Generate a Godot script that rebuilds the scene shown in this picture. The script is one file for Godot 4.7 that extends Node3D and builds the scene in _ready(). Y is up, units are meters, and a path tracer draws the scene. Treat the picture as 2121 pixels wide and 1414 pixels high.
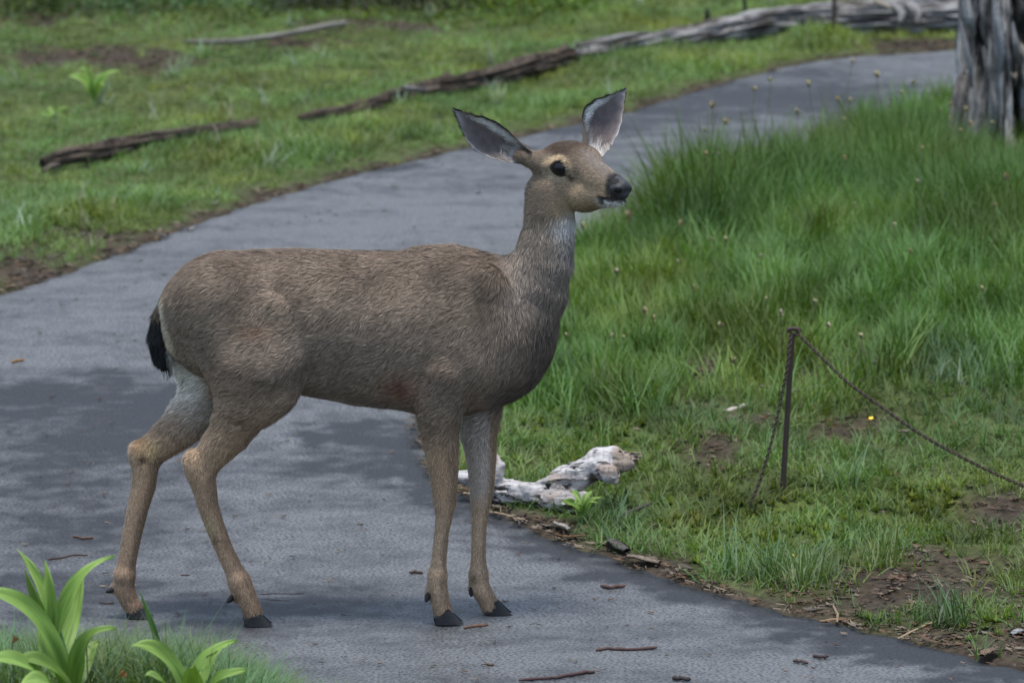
extends Node3D

var rng := RandomNumberGenerator.new()
var fn := FastNoiseLite.new()      # broad noise
var fd := FastNoiseLite.new()      # fine noise
var road_r: Array = [Vector2(2.900, 7.000), Vector2(2.100, 7.750), Vector2(1.600, 8.200), Vector2(1.153, 8.493), Vector2(0.941, 8.765), Vector2(0.681, 9.052), Vector2(0.463, 9.324), Vector2(0.291, 9.545), Vector2(0.087, 9.823), Vector2(-0.052, 10.083), Vector2(-0.171, 10.326), Vector2(-0.236, 10.579), Vector2(-0.261, 10.896), Vector2(-0.246, 11.406), Vector2(-0.169, 12.093), Vector2(-0.001, 12.789), Vector2(0.219, 13.387), Vector2(0.492, 13.990), Vector2(0.934, 14.869), Vector2(1.472, 15.863), Vector2(1.971, 16.561), Vector2(3.200, 17.600), Vector2(4.600, 19.300)]
var road_l: Array = [Vector2(1.600, 5.200), Vector2(0.700, 6.400), Vector2(0.100, 7.400), Vector2(-0.350, 8.050), Vector2(-1.000, 8.250), Vector2(-1.800, 8.300), Vector2(-2.600, 8.700), Vector2(-3.000, 9.600), Vector2(-2.900, 10.500), Vector2(-2.400, 11.500), Vector2(-1.698, 12.679), Vector2(-1.511, 13.013), Vector2(-1.292, 13.484), Vector2(-0.996, 14.122), Vector2(-0.664, 14.647), Vector2(-0.305, 15.139), Vector2(0.077, 15.590), Vector2(0.484, 16.112), Vector2(0.926, 16.807), Vector2(1.396, 17.427), Vector2(2.066, 17.754), Vector2(3.600, 20.000)]
var poly := PackedVector2Array()
# cached distance to the path's edge (negative on the path), and which bank
const GX0 := -6.0
const GS0 := 3.0
const GC := 0.1
const GNX := 130
const GNS := 230
var rd := PackedFloat32Array()
var names := {}

func _ready() -> void:
	rng.seed = 7
	fn.seed = 3
	fn.frequency = 1.0
	fn.fractal_octaves = 3
	fd.seed = 11
	fd.frequency = 6.0
	fd.fractal_octaves = 2
	var cam := Camera3D.new()
	cam.name = "camera"
	add_child(cam)
	cam.position = Vector3(0, 1.9, 0)
	cam.rotation_degrees = Vector3(-7.8, 0, 0)
	cam.fov = 10.128
	cam.near = 0.1
	cam.far = 600.0
	var at := CameraAttributesPhysical.new()
	at.frustum_focal_length = 135.4
	at.frustum_focus_distance = 8.93
	at.exposure_aperture = 5.2
	at.frustum_near = 0.1
	at.frustum_far = 600.0
	cam.attributes = at
	cam.fov = 10.128
	cam.make_current()
	var env := Environment.new()
	env.background_mode = Environment.BG_SKY
	var sm := ProceduralSkyMaterial.new()
	sm.sky_top_color = Color(0.69, 0.76, 0.86)
	sm.sky_horizon_color = Color(0.60, 0.67, 0.77)
	sm.sky_curve = 0.25
	sm.ground_horizon_color = Color(0.33, 0.36, 0.33)
	sm.ground_bottom_color = Color(0.2, 0.22, 0.18)
	var sky := Sky.new()
	sky.sky_material = sm
	env.sky = sky
	env.background_energy_multiplier = 1.5
	env.tonemap_mode = Environment.TONE_MAPPER_LINEAR
	env.tonemap_exposure = 1.28
	env.sdfgi_enabled = true
	env.ssao_enabled = true
	env.ssil_enabled = true
	var we := WorldEnvironment.new()
	we.name = "world_environment"
	we.environment = env
	add_child(we)
	var sun := DirectionalLight3D.new()
	sun.name = "sun"
	sun.light_energy = 1.1
	sun.light_angular_distance = 12.0
	sun.light_color = Color(1.0, 0.97, 0.92)
	sun.shadow_enabled = true
	sun.sky_mode = DirectionalLight3D.SKY_MODE_LIGHT_ONLY
	add_child(sun)
	sun.look_at_from_position(Vector3(0.6, 10, 1.6), Vector3.ZERO)
	# large structure
	make_fields()
	make_materials()
	make_ground()
	make_path()
	make_fallen_logs()
	make_dead_tree()
	make_shrubs()
	# objects
	make_deer()
	make_posts()
	make_driftwood()
	make_foreground()
	# small details
	make_twigs()
	make_grass()
	make_flowers()
	make_litter()

# ---------------------------------------------------------------- helpers
func numbered(n: String) -> String:
	if not names.has(n):
		names[n] = 0
		return n
	names[n] += 1
	return "%s_%03d" % [n, names[n]]

func thing(called: String, label: String, category: String, at := Vector3.ZERO, group := "") -> Node3D:
	var o := Node3D.new()
	o.name = numbered(called)
	add_child(o, true)
	o.position = at
	tag(o, label, category, group)
	return o

func tag(o: Node, label: String, category: String, group := "") -> void:
	if label != "":
		o.set_meta("label", label)
	if category != "":
		o.set_meta("category", category)
	if group != "":
		o.set_meta("group", group)

func obj(called: String, m: Mesh, mat: Material, parent: Node = null) -> MeshInstance3D:
	var o := MeshInstance3D.new()
	o.mesh = m
	o.material_override = mat
	if parent == null or parent == self:
		o.name = numbered(called)
		add_child(o, true)
	else:
		o.name = called
		var k := 0
		while parent.has_node(NodePath(o.name)):
			k += 1
			o.name = "%s_%03d" % [called, k]
		parent.add_child(o, true)
	return o

# arrays of one mesh
class Mb:
	var v := PackedVector3Array()
	var n := PackedVector3Array()
	var c := PackedColorArray()
	var u := PackedVector2Array()
	var w := PackedVector2Array()
	var i := PackedInt32Array()
	func add(p: Vector3, nn: Vector3, col := Color.WHITE, uv := Vector2.ZERO) -> int:
		v.append(p)
		n.append(nn)
		c.append(col)
		u.append(uv)
		return v.size() - 1
	func tri(a: int, b: int, d: int) -> void:
		var f := (v[b] - v[a]).cross(v[d] - v[a])
		if f.dot(n[a] + n[b] + n[d]) > 0.0:
			i.append(a)
			i.append(d)
			i.append(b)
		else:
			i.append(a)
			i.append(b)
			i.append(d)
	func quad(a: int, b: int, d: int, e: int) -> void:
		tri(a, b, d)
		tri(a, d, e)
	# smooth normals from the faces; the orientation is that of the old normals
	func smooth() -> void:
		var acc := PackedVector3Array()
		acc.resize(v.size())
		for t in range(0, i.size(), 3):
			var f := (v[i[t + 2]] - v[i[t]]).cross(v[i[t + 1]] - v[i[t]])
			acc[i[t]] += f
			acc[i[t + 1]] += f
			acc[i[t + 2]] += f
		for k in v.size():
			if acc[k].length_squared() > 1e-20:
				n[k] = acc[k].normalized()
	func mesh() -> ArrayMesh:
		var a := []
		a.resize(Mesh.ARRAY_MAX)
		a[Mesh.ARRAY_VERTEX] = v
		a[Mesh.ARRAY_NORMAL] = n
		a[Mesh.ARRAY_COLOR] = c
		a[Mesh.ARRAY_TEX_UV] = u
		if w.size() == v.size():
			a[Mesh.ARRAY_TEX_UV2] = w
		a[Mesh.ARRAY_INDEX] = i
		var m := ArrayMesh.new()
		m.add_surface_from_arrays(Mesh.PRIMITIVE_TRIANGLES, a)
		return m

func lin(r: float, g: float, b: float) -> Color:
	return Color(r, g, b)

func smin01(a: float, b: float, x: float) -> float:
	var t := clampf((x - a) / (b - a), 0.0, 1.0)
	return t * t * (3.0 - 2.0 * t)

func ell(e: Array, x: float, s: float) -> float:
	var a: float = (x - e[0]) / e[2]
	var b: float = (s - e[1]) / e[3]
	var q := a * a + b * b
	return exp(-q) if q < 6.0 else 0.0

# ---------------------------------------------------------------- terrain
func make_fields() -> void:
	for p in road_r:
		poly.append(p)
	for k in range(road_l.size() - 1, -1, -1):
		poly.append(road_l[k])
	rd.resize(GNX * GNS)
	var n := poly.size()
	for js in GNS:
		for jx in GNX:
			var p := Vector2(GX0 + jx * GC, GS0 + js * GC)
			var best := 1e9
			for k in n:
				best = minf(best, p.distance_squared_to(Geometry2D.get_closest_point_to_segment(p, poly[k], poly[(k + 1) % n])))
			var d := sqrt(best)
			rd[js * GNX + jx] = -d if Geometry2D.is_point_in_polygon(p, poly) else d

func road_d(x: float, s: float) -> float:
	var fx := clampf((x - GX0) / GC, 0.0, GNX - 1.001)
	var fs := clampf((s - GS0) / GC, 0.0, GNS - 1.001)
	var ix := int(fx)
	var js := int(fs)
	fx -= ix
	fs -= js
	var b := js * GNX + ix
	return lerpf(lerpf(rd[b], rd[b + 1], fx), lerpf(rd[b + GNX], rd[b + GNX + 1], fx), fs)

# the grass island that the path bends round lies to the right of the path
func on_mound(x: float, s: float) -> bool:
	if s < 7.0 or s > 18.0:
		return x > 1.5 and s <= 7.0
	for k in road_r.size() - 1:
		var a: Vector2 = road_r[k]
		var b: Vector2 = road_r[k + 1]
		if s >= a.y and s <= b.y:
			return x > lerpf(a.x, b.x, (s - a.y) / maxf(b.y - a.y, 1e-4))
	return false

func h_base(s: float) -> float:
	var t := s - 9.3
	return 0.1 * (t + sqrt(t * t + 0.3)) * 0.5 - 0.0122

func height(x: float, s: float) -> float:
	var h := h_base(s)
	var d := road_d(x, s)
	if d > 0.0:
		var k := smin01(0.0, 0.6, d)
		h += k * 0.20 * exp(-(pow((x - 1.5) / 1.0, 2.0) + pow((s - 12.3) / 1.7, 2.0)))
		h += k * (fn.get_noise_2d(x * 0.9, s * 0.9) * 0.05 + fd.get_noise_2d(x * 0.4, s * 0.4) * 0.018)
	if s > 26.0:
		h += (s - 26.0) * 0.06
	return h

func gpos(x: float, s: float) -> Vector3:
	return Vector3(x, height(x, s), -s)

# bare soil, moss: ellipses on the ground [x, s, rx, rs, strength]
var bare := [[0.930, 9.226, 0.301, 0.227, 1], [1.106, 8.744, 0.219, 0.288, 0.9], [0.683, 9.067, 0.136, 0.098, 1], [1.289, 9.933, 0.149, 0.162, 0.9], [0.573, 11.334, 0.085, 0.125, 0.8], [0.560, 10.502, 0.079, 0.136, 0.9], [0.937, 10.713, 0.107, 0.105, 0.9], [1.029, 11.299, 0.127, 0.133, 0.7], [0.685, 10.817, 0.108, 0.112, 0.6], [0.500, 10.961, 0.096, 0.096, 0.6], [0.429, 9.921, 0.075, 0.087, 0.5], [0.880, 11.214, 0.084, 0.090, 0.6], [0.328, 9.545, 0.191, 0.065, 1], [0.062, 9.917, 0.112, 0.075, 1], [-0.091, 10.179, 0.115, 0.121, 1], [-1.997, 17.521, 0.351, 0.298, 0.9], [-1.656, 17.387, 0.218, 0.240, 0.8], [-0.599, 18.371, 0.322, 0.208, 0.9], [-1.123, 17.936, 0.315, 0.170, 0.7], [-1.675, 13.013, 0.130, 0.228, 0.9], [-1.471, 13.566, 0.153, 0.148, 0.6], [-1.681, 13.323, 0.200, 0.199, 0.5], [-1.238, 13.444, 0.135, 0.113, 0.7], [1.877, 17.866, 0.291, 0.197, 1], [-0.831, 14.347, 0.216, 0.092, 0.5], [0.511, 17.796, 0.134, 0.139, 0.5], [2.092, 18.596, 0.373, 0.380, 0.7], [0.373, 12.889, 0.081, 0.193, 0.7], [-2.187, 18.596, 0.466, 0.304, 0.5], [1.083, 9.438, 0.189, 0.172, 0.7]]
var moss := [[0.685, 9.977, 0.150, 0.213, 1], [1.029, 9.865, 0.136, 0.249, 1], [0.785, 9.797, 0.098, 0.168, 0.8], [0.468, 9.960, 0.112, 0.173, 0.7], [0.243, 10.678, 0.161, 0.194, 0.7], [0.617, 9.688, 0.146, 0.171, 0.6], [1.118, 8.937, 0.067, 0.119, 0.8], [0.124, 10.909, 0.096, 0.209, 0.6], [0.093, 18.749, 0.564, 0.309, 0.8], [-0.986, 18.749, 0.470, 0.309, 0.7], [0.743, 18.596, 0.280, 0.243, 0.6], [1.083, 10.150, 0.127, 0.163, 0.6], [-1.072, 13.484, 0.135, 0.114, 0.8], [0.845, 8.943, 0.067, 0.049, 0.5]]

func soil_at(x: float, s: float, d: float) -> float:
	var b := 0.0
	for e in bare:
		b = maxf(b, minf(1.0, ell(e, x, s) * float(e[4]) * 1.35))
	b = maxf(b, 1.0 - smin01(0.0, 0.085, d + fd.get_noise_2d(x * 0.8, s * 0.8) * 0.06))
	b += fd.get_noise_2d(x * 0.7 + 9.0, s * 0.7) * 0.30 - 0.05
	return clampf(b, 0.0, 1.0)

func moss_at(x: float, s: float) -> float:
	var b := 0.0
	for e in moss:
		b = maxf(b, ell(e, x, s) * float(e[4]))
	return clampf(b + fd.get_noise_2d(x * 0.6, s * 0.6 + 5.0) * 0.3, 0.0, 1.0)

func spread(lo: float, hi: float, step: float, far_lo: float, far_hi: float) -> PackedFloat32Array:
	var out := PackedFloat32Array()
	var q := lo
	var g := step
	var left := []
	while q > far_lo:
		g *= 1.35
		q -= g
		left.append(q)
	left.reverse()
	for t in left:
		out.append(t)
	q = lo
	while q <= hi:
		out.append(q)
		q += step
	g = step
	while q < far_hi:
		out.append(q)
		g *= 1.35
		q += g
	return out

func make_ground() -> void:
	var xs := spread(-3.6, 3.6, 0.05, -160.0, 160.0)
	var ss := spread(6.6, 21.0, 0.06, -60.0, 260.0)
	var m := Mb.new()
	for s in ss:
		for x in xs:
			var h := height(x, s)
			var d := road_d(x, s)
			var c := lin(0.055, 0.044, 0.034)
			if x > -4.5 and x < 4.5 and s > 5.0 and s < 24.0:
				if d < 0.12:
					h -= 0.035 * (1.0 - smin01(-0.10, 0.05, d))
				var so := soil_at(x, s, d)
				var mo := moss_at(x, s)
				var g := lin(0.075, 0.11, 0.034)
				c = g.lerp(c, clampf(0.35 + so * 0.9, 0.0, 1.0))
				c = c.lerp(lin(0.085, 0.115, 0.02), mo * 0.75)
				var k := 1.0 + fd.get_noise_2d(x * 3.0, s * 3.0) * 0.5
				c = Color(c.r * k, c.g * k, c.b * k)
				h += fd.get_noise_2d(x * 2.6, s * 2.6) * 0.006 * smin01(0.0, 0.1, d)
			else:
				c = lin(0.05, 0.085, 0.03)
			m.add(Vector3(x, h, -s), Vector3.UP, c, Vector2(x, s))
	var w := xs.size()
	for j in ss.size() - 1:
		for k in w - 1:
			var a := j * w + k
			m.i.append_array(PackedInt32Array([a, a + 1, a + w, a + 1, a + w + 1, a + w]))
	# orientation: clockwise seen from above
	if (m.v[m.i[1]] - m.v[m.i[0]]).cross(m.v[m.i[2]] - m.v[m.i[0]]).y > 0.0:
		for t in range(0, m.i.size(), 3):
			var q := m.i[t + 1]
			m.i[t + 1] = m.i[t + 2]
			m.i[t + 2] = q
	m.smooth()
	var o := obj("ground", m.mesh(), mats.soil)
	o.set_meta("kind", "structure")
	tag(o, "sloping meadow ground of brown soil and moss around the asphalt path", "")

# darker and paler patches in the asphalt colour [x, s, rx, rs, darkness]
var dark_areas := [[-1.089, 9.940, 0.374, 0.331, 0.62], [-1.080, 9.189, 0.299, 0.291, 0.75], [-0.694, 8.893, 0.245, 0.168, 0.62], [0.903, 16.381, 0.862, 0.594, 0.85], [0.177, 15.731, 0.513, 0.241, 0.95], [1.421, 16.440, 0.412, 0.718, 0.7], [-0.128, 9.091, 0.182, 0.147, 0.4], [-1.290, 11.174, 0.504, 0.342, 1.2], [-0.931, 11.118, 0.237, 0.282, 1.1], [-1.132, 10.736, 0.377, 0.371, 1], [-1.326, 10.426, 0.261, 0.302, 0.7], [-0.413, 10.842, 0.177, 0.242, 1], [-0.308, 10.528, 0.119, 0.307, 0.9], [-0.482, 10.528, 0.198, 0.205, 0.7], [-0.994, 10.277, 0.206, 0.197, 0.45], [-0.581, 9.091, 0.296, 0.196, 0.8], [-0.951, 9.189, 0.253, 0.218, 0.7], [-0.282, 9.189, 0.115, 0.097, 0.5], [-1.151, 9.707, 0.243, 0.209, 0.55], [0.111, 9.707, 0.146, 0.102, 1], [0.324, 9.428, 0.130, 0.103, 0.9], [0.516, 9.189, 0.150, 0.107, 1], [0.725, 8.869, 0.167, 0.119, 1], [0.926, 8.623, 0.184, 0.126, 1], [1.097, 8.408, 0.169, 0.113, 1], [0.926, 16.807, 0.337, 0.324, 0.7], [0.375, 15.753, 0.355, 0.242, 0.8], [-0.116, 15.273, 0.249, 0.166, 0.8], [0.786, 16.089, 0.403, 0.459, 0.7], [1.357, 16.932, 0.424, 0.380, 0.55], [-0.448, 14.820, 0.186, 0.117, 0.8], [-0.764, 14.440, 0.217, 0.093, 0.5], [-1.143, 13.732, 0.172, 0.101, 0.5], [-0.207, 10.131, 0.076, 0.145, 0.8], [-0.064, 9.893, 0.074, 0.094, 0.6], [-1.392, 12.093, 0.182, 0.079, 0.2], [-0.711, 9.614, 0.157, 0.116, 0.35]]
var pale := [[-0.539, 10.326, 0.194, 0.149, 0.7], [-0.547, 9.753, 0.159, 0.186, 0.8], [-1.160, 12.572, 0.630, 0.427, 0.5], [-0.544, 13.903, 0.662, 0.518, 0.8], [0.302, 14.166, 0.213, 0.537, 0.7], [-0.132, 9.381, 0.153, 0.142, 0.4], [0.104, 9.091, 0.182, 0.172, 0.6], [0.581, 8.408, 0.274, 0.141, 0.9], [-0.066, 8.550, 0.321, 0.144, 0.6], [-1.498, 11.834, 0.297, 0.190, 0.5], [-0.675, 10.842, 0.095, 0.162, 0.7], [0.268, 8.745, 0.219, 0.147, 0.6]]

func make_path() -> void:
	# two edges, cut at the same fractions of their lengths
	var n := 420
	var er := resample(road_r, n)
	var el := resample(road_l, n)
	var m := Mb.new()
	var cols := 44
	for j in n:
		var a: Vector2 = er[j]
		var b: Vector2 = el[j]
		var across := (b - a).normalized()
		a += across * (fd.get_noise_2d(a.x * 1.5, a.y * 1.5) * 0.03 + fd.get_noise_2d(a.x * 6.0, a.y * 6.0) * 0.012)
		b += across * (fd.get_noise_2d(b.x * 1.5, b.y * 1.5) * 0.05 + fd.get_noise_2d(b.x * 6.0, b.y * 6.0) * 0.015)
		for k in cols + 3:
			var t := clampf((k - 1) / float(cols), 0.0, 1.0)
			var p := a.lerp(b, t)
			var y := h_base(p.y) + fn.get_noise_2d(p.x * 1.3, p.y * 1.3) * 0.004 - 0.008 * (1.0 - smin01(0.0, 0.05, minf(t, 1.0 - t)))
			if k == 0 or k == cols + 2:
				y -= 0.045
			m.add(Vector3(p.x, y, -p.y), Vector3.UP, Color.WHITE, Vector2((p.x + 3.5) / 7.0, (p.y - 6.0) / 14.0))
			m.w.append(Vector2(p.x, p.y) / 1.17)
	var w := cols + 3
	for j in n - 1:
		for k in w - 1:
			var q := j * w + k
			m.quad(q, q + 1, q + w + 1, q + w)
	m.smooth()
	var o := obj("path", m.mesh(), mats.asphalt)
	o.set_meta("kind", "structure")
	tag(o, "winding grey asphalt footpath with darker patches", "")

func resample(pts: Array, n: int) -> Array:
	var c := Curve2D.new()
	c.bake_interval = 0.02
	for k in pts.size():
		var a: Vector2 = pts[maxi(k - 1, 0)]
		var b: Vector2 = pts[mini(k + 1, pts.size() - 1)]
		var p: Vector2 = pts[k]
		var t := (b - a).normalized()
		c.add_point(p, -t * p.distance_to(a) * 0.3, t * p.distance_to(b) * 0.3)
	var out := []
	var total := c.get_baked_length()
	for k in n:
		out.append(c.sample_baked(total * k / (n - 1.0), true))
	return out

func path_image() -> ImageTexture:
	var W := 448
	var Hh := 896
	var im := Image.create(W, Hh, false, Image.FORMAT_RGB8)
	for j in Hh:
		var s := 6.0 + 14.0 * (j + 0.5) / Hh
		for k in W:
			var x := -3.5 + 7.0 * (k + 0.5) / W
			var d := 0.30
			if absf(x) < 0.5 + s * 0.14:
				var nx := x + fd.get_noise_2d(x * 0.7, s * 0.7) * 0.16 + fd.get_noise_2d(x * 3.0, s * 3.0 + 9.0) * 0.05
				var ns := s + fd.get_noise_2d(x * 0.7 + 40.0, s * 0.7) * 0.16 + fd.get_noise_2d(x * 3.0 + 20.0, s * 3.0) * 0.07
				for e in dark_areas:
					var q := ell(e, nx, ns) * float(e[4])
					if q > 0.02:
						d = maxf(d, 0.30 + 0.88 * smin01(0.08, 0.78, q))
				for e in pale:
					d -= 0.30 * smin01(0.1, 0.7, ell(e, nx, ns)) * float(e[4])
				d += fd.get_noise_2d(x * 0.5, s * 1.1 + 20.0) * 0.30 + fd.get_noise_2d(x * 2.6, s * 2.6) * 0.34 + fn.get_noise_2d(x * 1.4, s * 3.4 + 70.0) * 0.42 + fd.get_noise_2d(x * 1.1, s * 1.3 + 7.0) * 0.2
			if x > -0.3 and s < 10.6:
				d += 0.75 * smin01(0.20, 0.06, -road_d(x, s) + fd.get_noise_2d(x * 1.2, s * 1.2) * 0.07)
			d = clampf(d, 0.0, 1.15)
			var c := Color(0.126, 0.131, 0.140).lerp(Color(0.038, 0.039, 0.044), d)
			im.set_pixel(k, j, c.linear_to_srgb())
	return ImageTexture.create_from_image(im)

# ---------------------------------------------------------------- materials
var mats := {}

func std(rough := 0.8, vc := true) -> StandardMaterial3D:
	var m := StandardMaterial3D.new()
	m.roughness = rough
	m.vertex_color_use_as_albedo = vc
	return m

func noise_tex(size: int, freq: float, oct: int, sd: int, stops: Array, cell := false) -> NoiseTexture2D:
	var t := NoiseTexture2D.new()
	t.width = size
	t.height = size
	t.seamless = true
	var q := FastNoiseLite.new()
	q.seed = sd
	q.frequency = freq
	q.fractal_octaves = oct
	q.noise_type = FastNoiseLite.TYPE_CELLULAR if cell else FastNoiseLite.TYPE_SIMPLEX_SMOOTH
	t.noise = q
	if stops.size():
		var g := Gradient.new()
		var offs := PackedFloat32Array()
		var cs := PackedColorArray()
		for e in stops:
			offs.append(e[0])
			cs.append(e[1])
		g.offsets = offs
		g.colors = cs
		t.color_ramp = g
	return t

func gray(v: float) -> Color:
	return Color(v, v, v).linear_to_srgb()

func make_materials() -> void:
	var m := std(0.95)
	m.metallic_specular = 0.2
	m.albedo_texture = noise_tex(512, 0.03, 4, 2, [[0.0, gray(0.45)], [0.5, gray(0.85)], [1.0, gray(1.25)]])
	m.uv1_scale = Vector3(2.2, 2.2, 1)
	mats.soil = m
	m = std(0.62, false)
	m.metallic_specular = 0.36
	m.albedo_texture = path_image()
	m.detail_enabled = true
	m.detail_blend_mode = BaseMaterial3D.BLEND_MODE_MUL
	m.detail_uv_layer = BaseMaterial3D.DETAIL_UV_2
	m.detail_albedo = noise_tex(1024, 0.10, 4, 5, [[0.0, gray(0.08)], [0.28, gray(0.34)], [0.42, gray(0.66)], [0.6, gray(0.88)], [0.75, gray(1.0)], [1.0, gray(1.0)]])
	mats.asphalt = m
	m = std(0.85)
	m.metallic_specular = 0.3
	m.albedo_texture = noise_tex(512, 0.02, 5, 8, [[0.0, gray(0.25)], [0.34, gray(0.55)], [0.5, gray(0.85)], [0.75, gray(1.0)], [1.0, gray(1.0)]])
	m.uv1_scale = Vector3(3.0, 0.8, 1)
	m.heightmap_enabled = true
	m.heightmap_texture = m.albedo_texture
	m.heightmap_scale = 1.0
	mats.wood = m
	m = std(0.85)
	m.metallic_specular = 0.3
	m.albedo_texture = noise_tex(512, 0.016, 5, 18, [[0.0, gray(0.45)], [0.24, gray(0.70)], [0.38, gray(0.92)], [0.75, gray(1.0)], [1.0, gray(1.0)]])
	m.uv1_scale = Vector3(2.0, 1.6, 1)
	m.heightmap_enabled = true
	m.heightmap_texture = m.albedo_texture
	m.heightmap_scale = 0.35
	mats.bleached = m
	m = std(0.6)
	m.metallic_specular = 0.35
	m.backlight_enabled = true
	m.backlight = Color(0.8, 0.85, 0.6)
	mats.grass = m
	m = std(0.5)
	m.metallic_specular = 0.4
	m.backlight_enabled = true
	m.backlight = Color(0.6, 0.65, 0.4)
	mats.leaf = m
	m = std(0.9)
	m.metallic_specular = 0.15
	mats.dry = m
	m = std(0.75)
	m.metallic_specular = 0.25
	mats.fur = m
	m = std(0.8)
	m.metallic_specular = 0.2
	mats.skin = m
	m = std(0.55)
	m.metallic_specular = 0.35
	mats.horn = m
	m = std(0.06)
	m.clearcoat_enabled = true
	m.clearcoat = 1.0
	m.clearcoat_roughness = 0.03
	mats.eye = m
	m = std(0.7, false)
	m.albedo_color = Color(0.055, 0.038, 0.032).linear_to_srgb()
	m.metallic = 0.35
	m.albedo_texture = noise_tex(256, 0.06, 4, 21, [[0.0, gray(0.5)], [1.0, gray(1.5)]])
	m.uv1_triplanar = true
	m.uv1_scale = Vector3(6, 6, 6)
	mats.rust = m
# ---------------------------------------------------------------- grass
# one tuft: curved blades, base colours differ a little from blade to blade
func tuft(blades: int, h: float, spread_r: float, width: float, lean: float, droop: float, segs: int, dry: float) -> ArrayMesh:
	var m := Mb.new()
	for b in blades:
		var a := rng.randf() * TAU
		var out := Vector3(cos(a), 0, sin(a))
		var r0 := sqrt(rng.randf()) * spread_r
		var ra := rng.randf() * TAU
		var p := Vector3(cos(ra) * r0, -0.015, sin(ra) * r0)
		var len := h * rng.randf_range(0.5, 1.15)
		var side := Vector3(-out.z, 0, out.x).rotated(Vector3.UP, rng.randf_range(-0.6, 0.6))
		var tilt := rng.randf_range(0.05, 1.0) * lean
		var bend := rng.randf_range(0.3, 1.2) * droop
		var w := width * rng.randf_range(0.6, 1.25)
		var c := Color(1, 1, 1)
		var q := rng.randf_range(0.75, 1.3)
		c = Color(q * rng.randf_range(0.85, 1.2), q, q * rng.randf_range(0.7, 1.25))
		if rng.randf() < dry:
			c = Color(2.6, 1.25, 1.9) * rng.randf_range(0.8, 1.3)
		var prev := -1
		for k in segs + 1:
			var t := k / float(segs)
			var ang := tilt + bend * t * t
			if k > 0:
				p += (Vector3.UP * cos(ang) + out * sin(ang)) * len / segs
			var nn := (out * -cos(ang) * 0.5 + Vector3.UP * (sin(ang) + 0.75)).normalized()
			var ww := w * (1.0 - pow(t, 2.2)) * 0.5
			if k < segs:
				var i0 := m.add(p - side * ww, nn, c)
				m.add(p + side * ww, nn, c)
				if prev >= 0:
					m.quad(prev, prev + 1, i0 + 1, i0)
				prev = i0
			else:
				var i1 := m.add(p, nn, c)
				m.tri(prev, prev + 1, i1)
	return m.mesh()

func scatter(called: String, mesh: Mesh, mat: Material, list: Array, label: String, category: String) -> void:
	# list: [Transform3D, Color]
	var mm := MultiMesh.new()
	mm.transform_format = MultiMesh.TRANSFORM_3D
	mm.use_colors = true
	mm.mesh = mesh
	mm.instance_count = list.size()
	for k in list.size():
		mm.set_instance_transform(k, list[k][0])
		mm.set_instance_color(k, list[k][1])
	var o := MultiMeshInstance3D.new()
	o.multimesh = mm
	o.material_override = mat
	o.name = numbered(called)
	add_child(o, true)
	o.set_meta("kind", "stuff")
	tag(o, label, category)

func place(p: Vector3, sc: Vector3, tilt := 0.15) -> Transform3D:
	var b := Basis(Vector3.UP, rng.randf() * TAU)
	b = Basis(Vector3(1, 0, 0), rng.randf_range(-tilt, tilt)) * Basis(Vector3(0, 0, 1), rng.randf_range(-tilt, tilt)) * b
	return Transform3D(b.scaled_local(sc), p)

func green(x: float, s: float, base: Color) -> Color:
	var k := 1.0 + fn.get_noise_2d(x * 1.7 + 30.0, s * 1.7) * 0.55 + fd.get_noise_2d(x * 0.75 + 3.0, s * 0.6) * 0.35 + rng.randf_range(-0.18, 0.18)
	var y := fn.get_noise_2d(x * 1.1, s * 1.1 + 60.0) * 0.5 + rng.randf_range(-0.15, 0.15)
	y = maxf(y, -0.12)
	return Color(base.r * k * (1.0 + y * 0.8), base.g * k, base.b * k * (1.0 - y * 0.6))

var tall := [[0.650, 13.597, 0.256, 0.692, 1], [0.554, 13.330, 0.117, 0.453, 0.9], [0.946, 13.928, 0.384, 0.899, 1], [1.417, 14.266, 0.465, 1.245, 1], [1.591, 12.761, 0.320, 1.154, 0.9], [1.327, 15.319, 0.307, 0.445, 0.8]]
var clumps := [[0.645, 9.377, 0.071, 0.064, 1], [0.735, 9.304, 0.082, 0.073, 1], [0.576, 9.425, 0.047, 0.046, 1], [0.913, 9.427, 0.047, 0.052, 1], [0.290, 9.910, 0.075, 0.072, 0.8], [1.027, 8.940, 0.078, 0.087, 0.8], [1.136, 8.985, 0.068, 0.094, 0.6], [0.899, 10.254, 0.077, 0.100, 0.7], [0.180, 11.933, 0.090, 0.265, 0.7], [1.316, 11.061, 0.166, 0.205, 0.7]]
var lush_far := [[-0.951, 15.119, 0.303, 0.223, 1], [-1.699, 13.903, 0.261, 0.259, 1], [-1.356, 14.166, 0.249, 0.179, 0.7], [0.946, 17.189, 0.388, 0.261, 0.9], [0.285, 16.263, 0.408, 0.187, 0.7], [1.430, 17.866, 0.134, 0.197, 1], [-0.411, 15.535, 0.311, 0.171, 0.5]]

var crest := [0.650, 13.597, 0.222, 0.644, 1]

# the lines along which the fallen logs lie, x over s: nothing grows through them
func bank_depth(x: float, s: float) -> float:
	# depth of the far bank behind the path's far edge
	return road_d(x, s)

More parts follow.
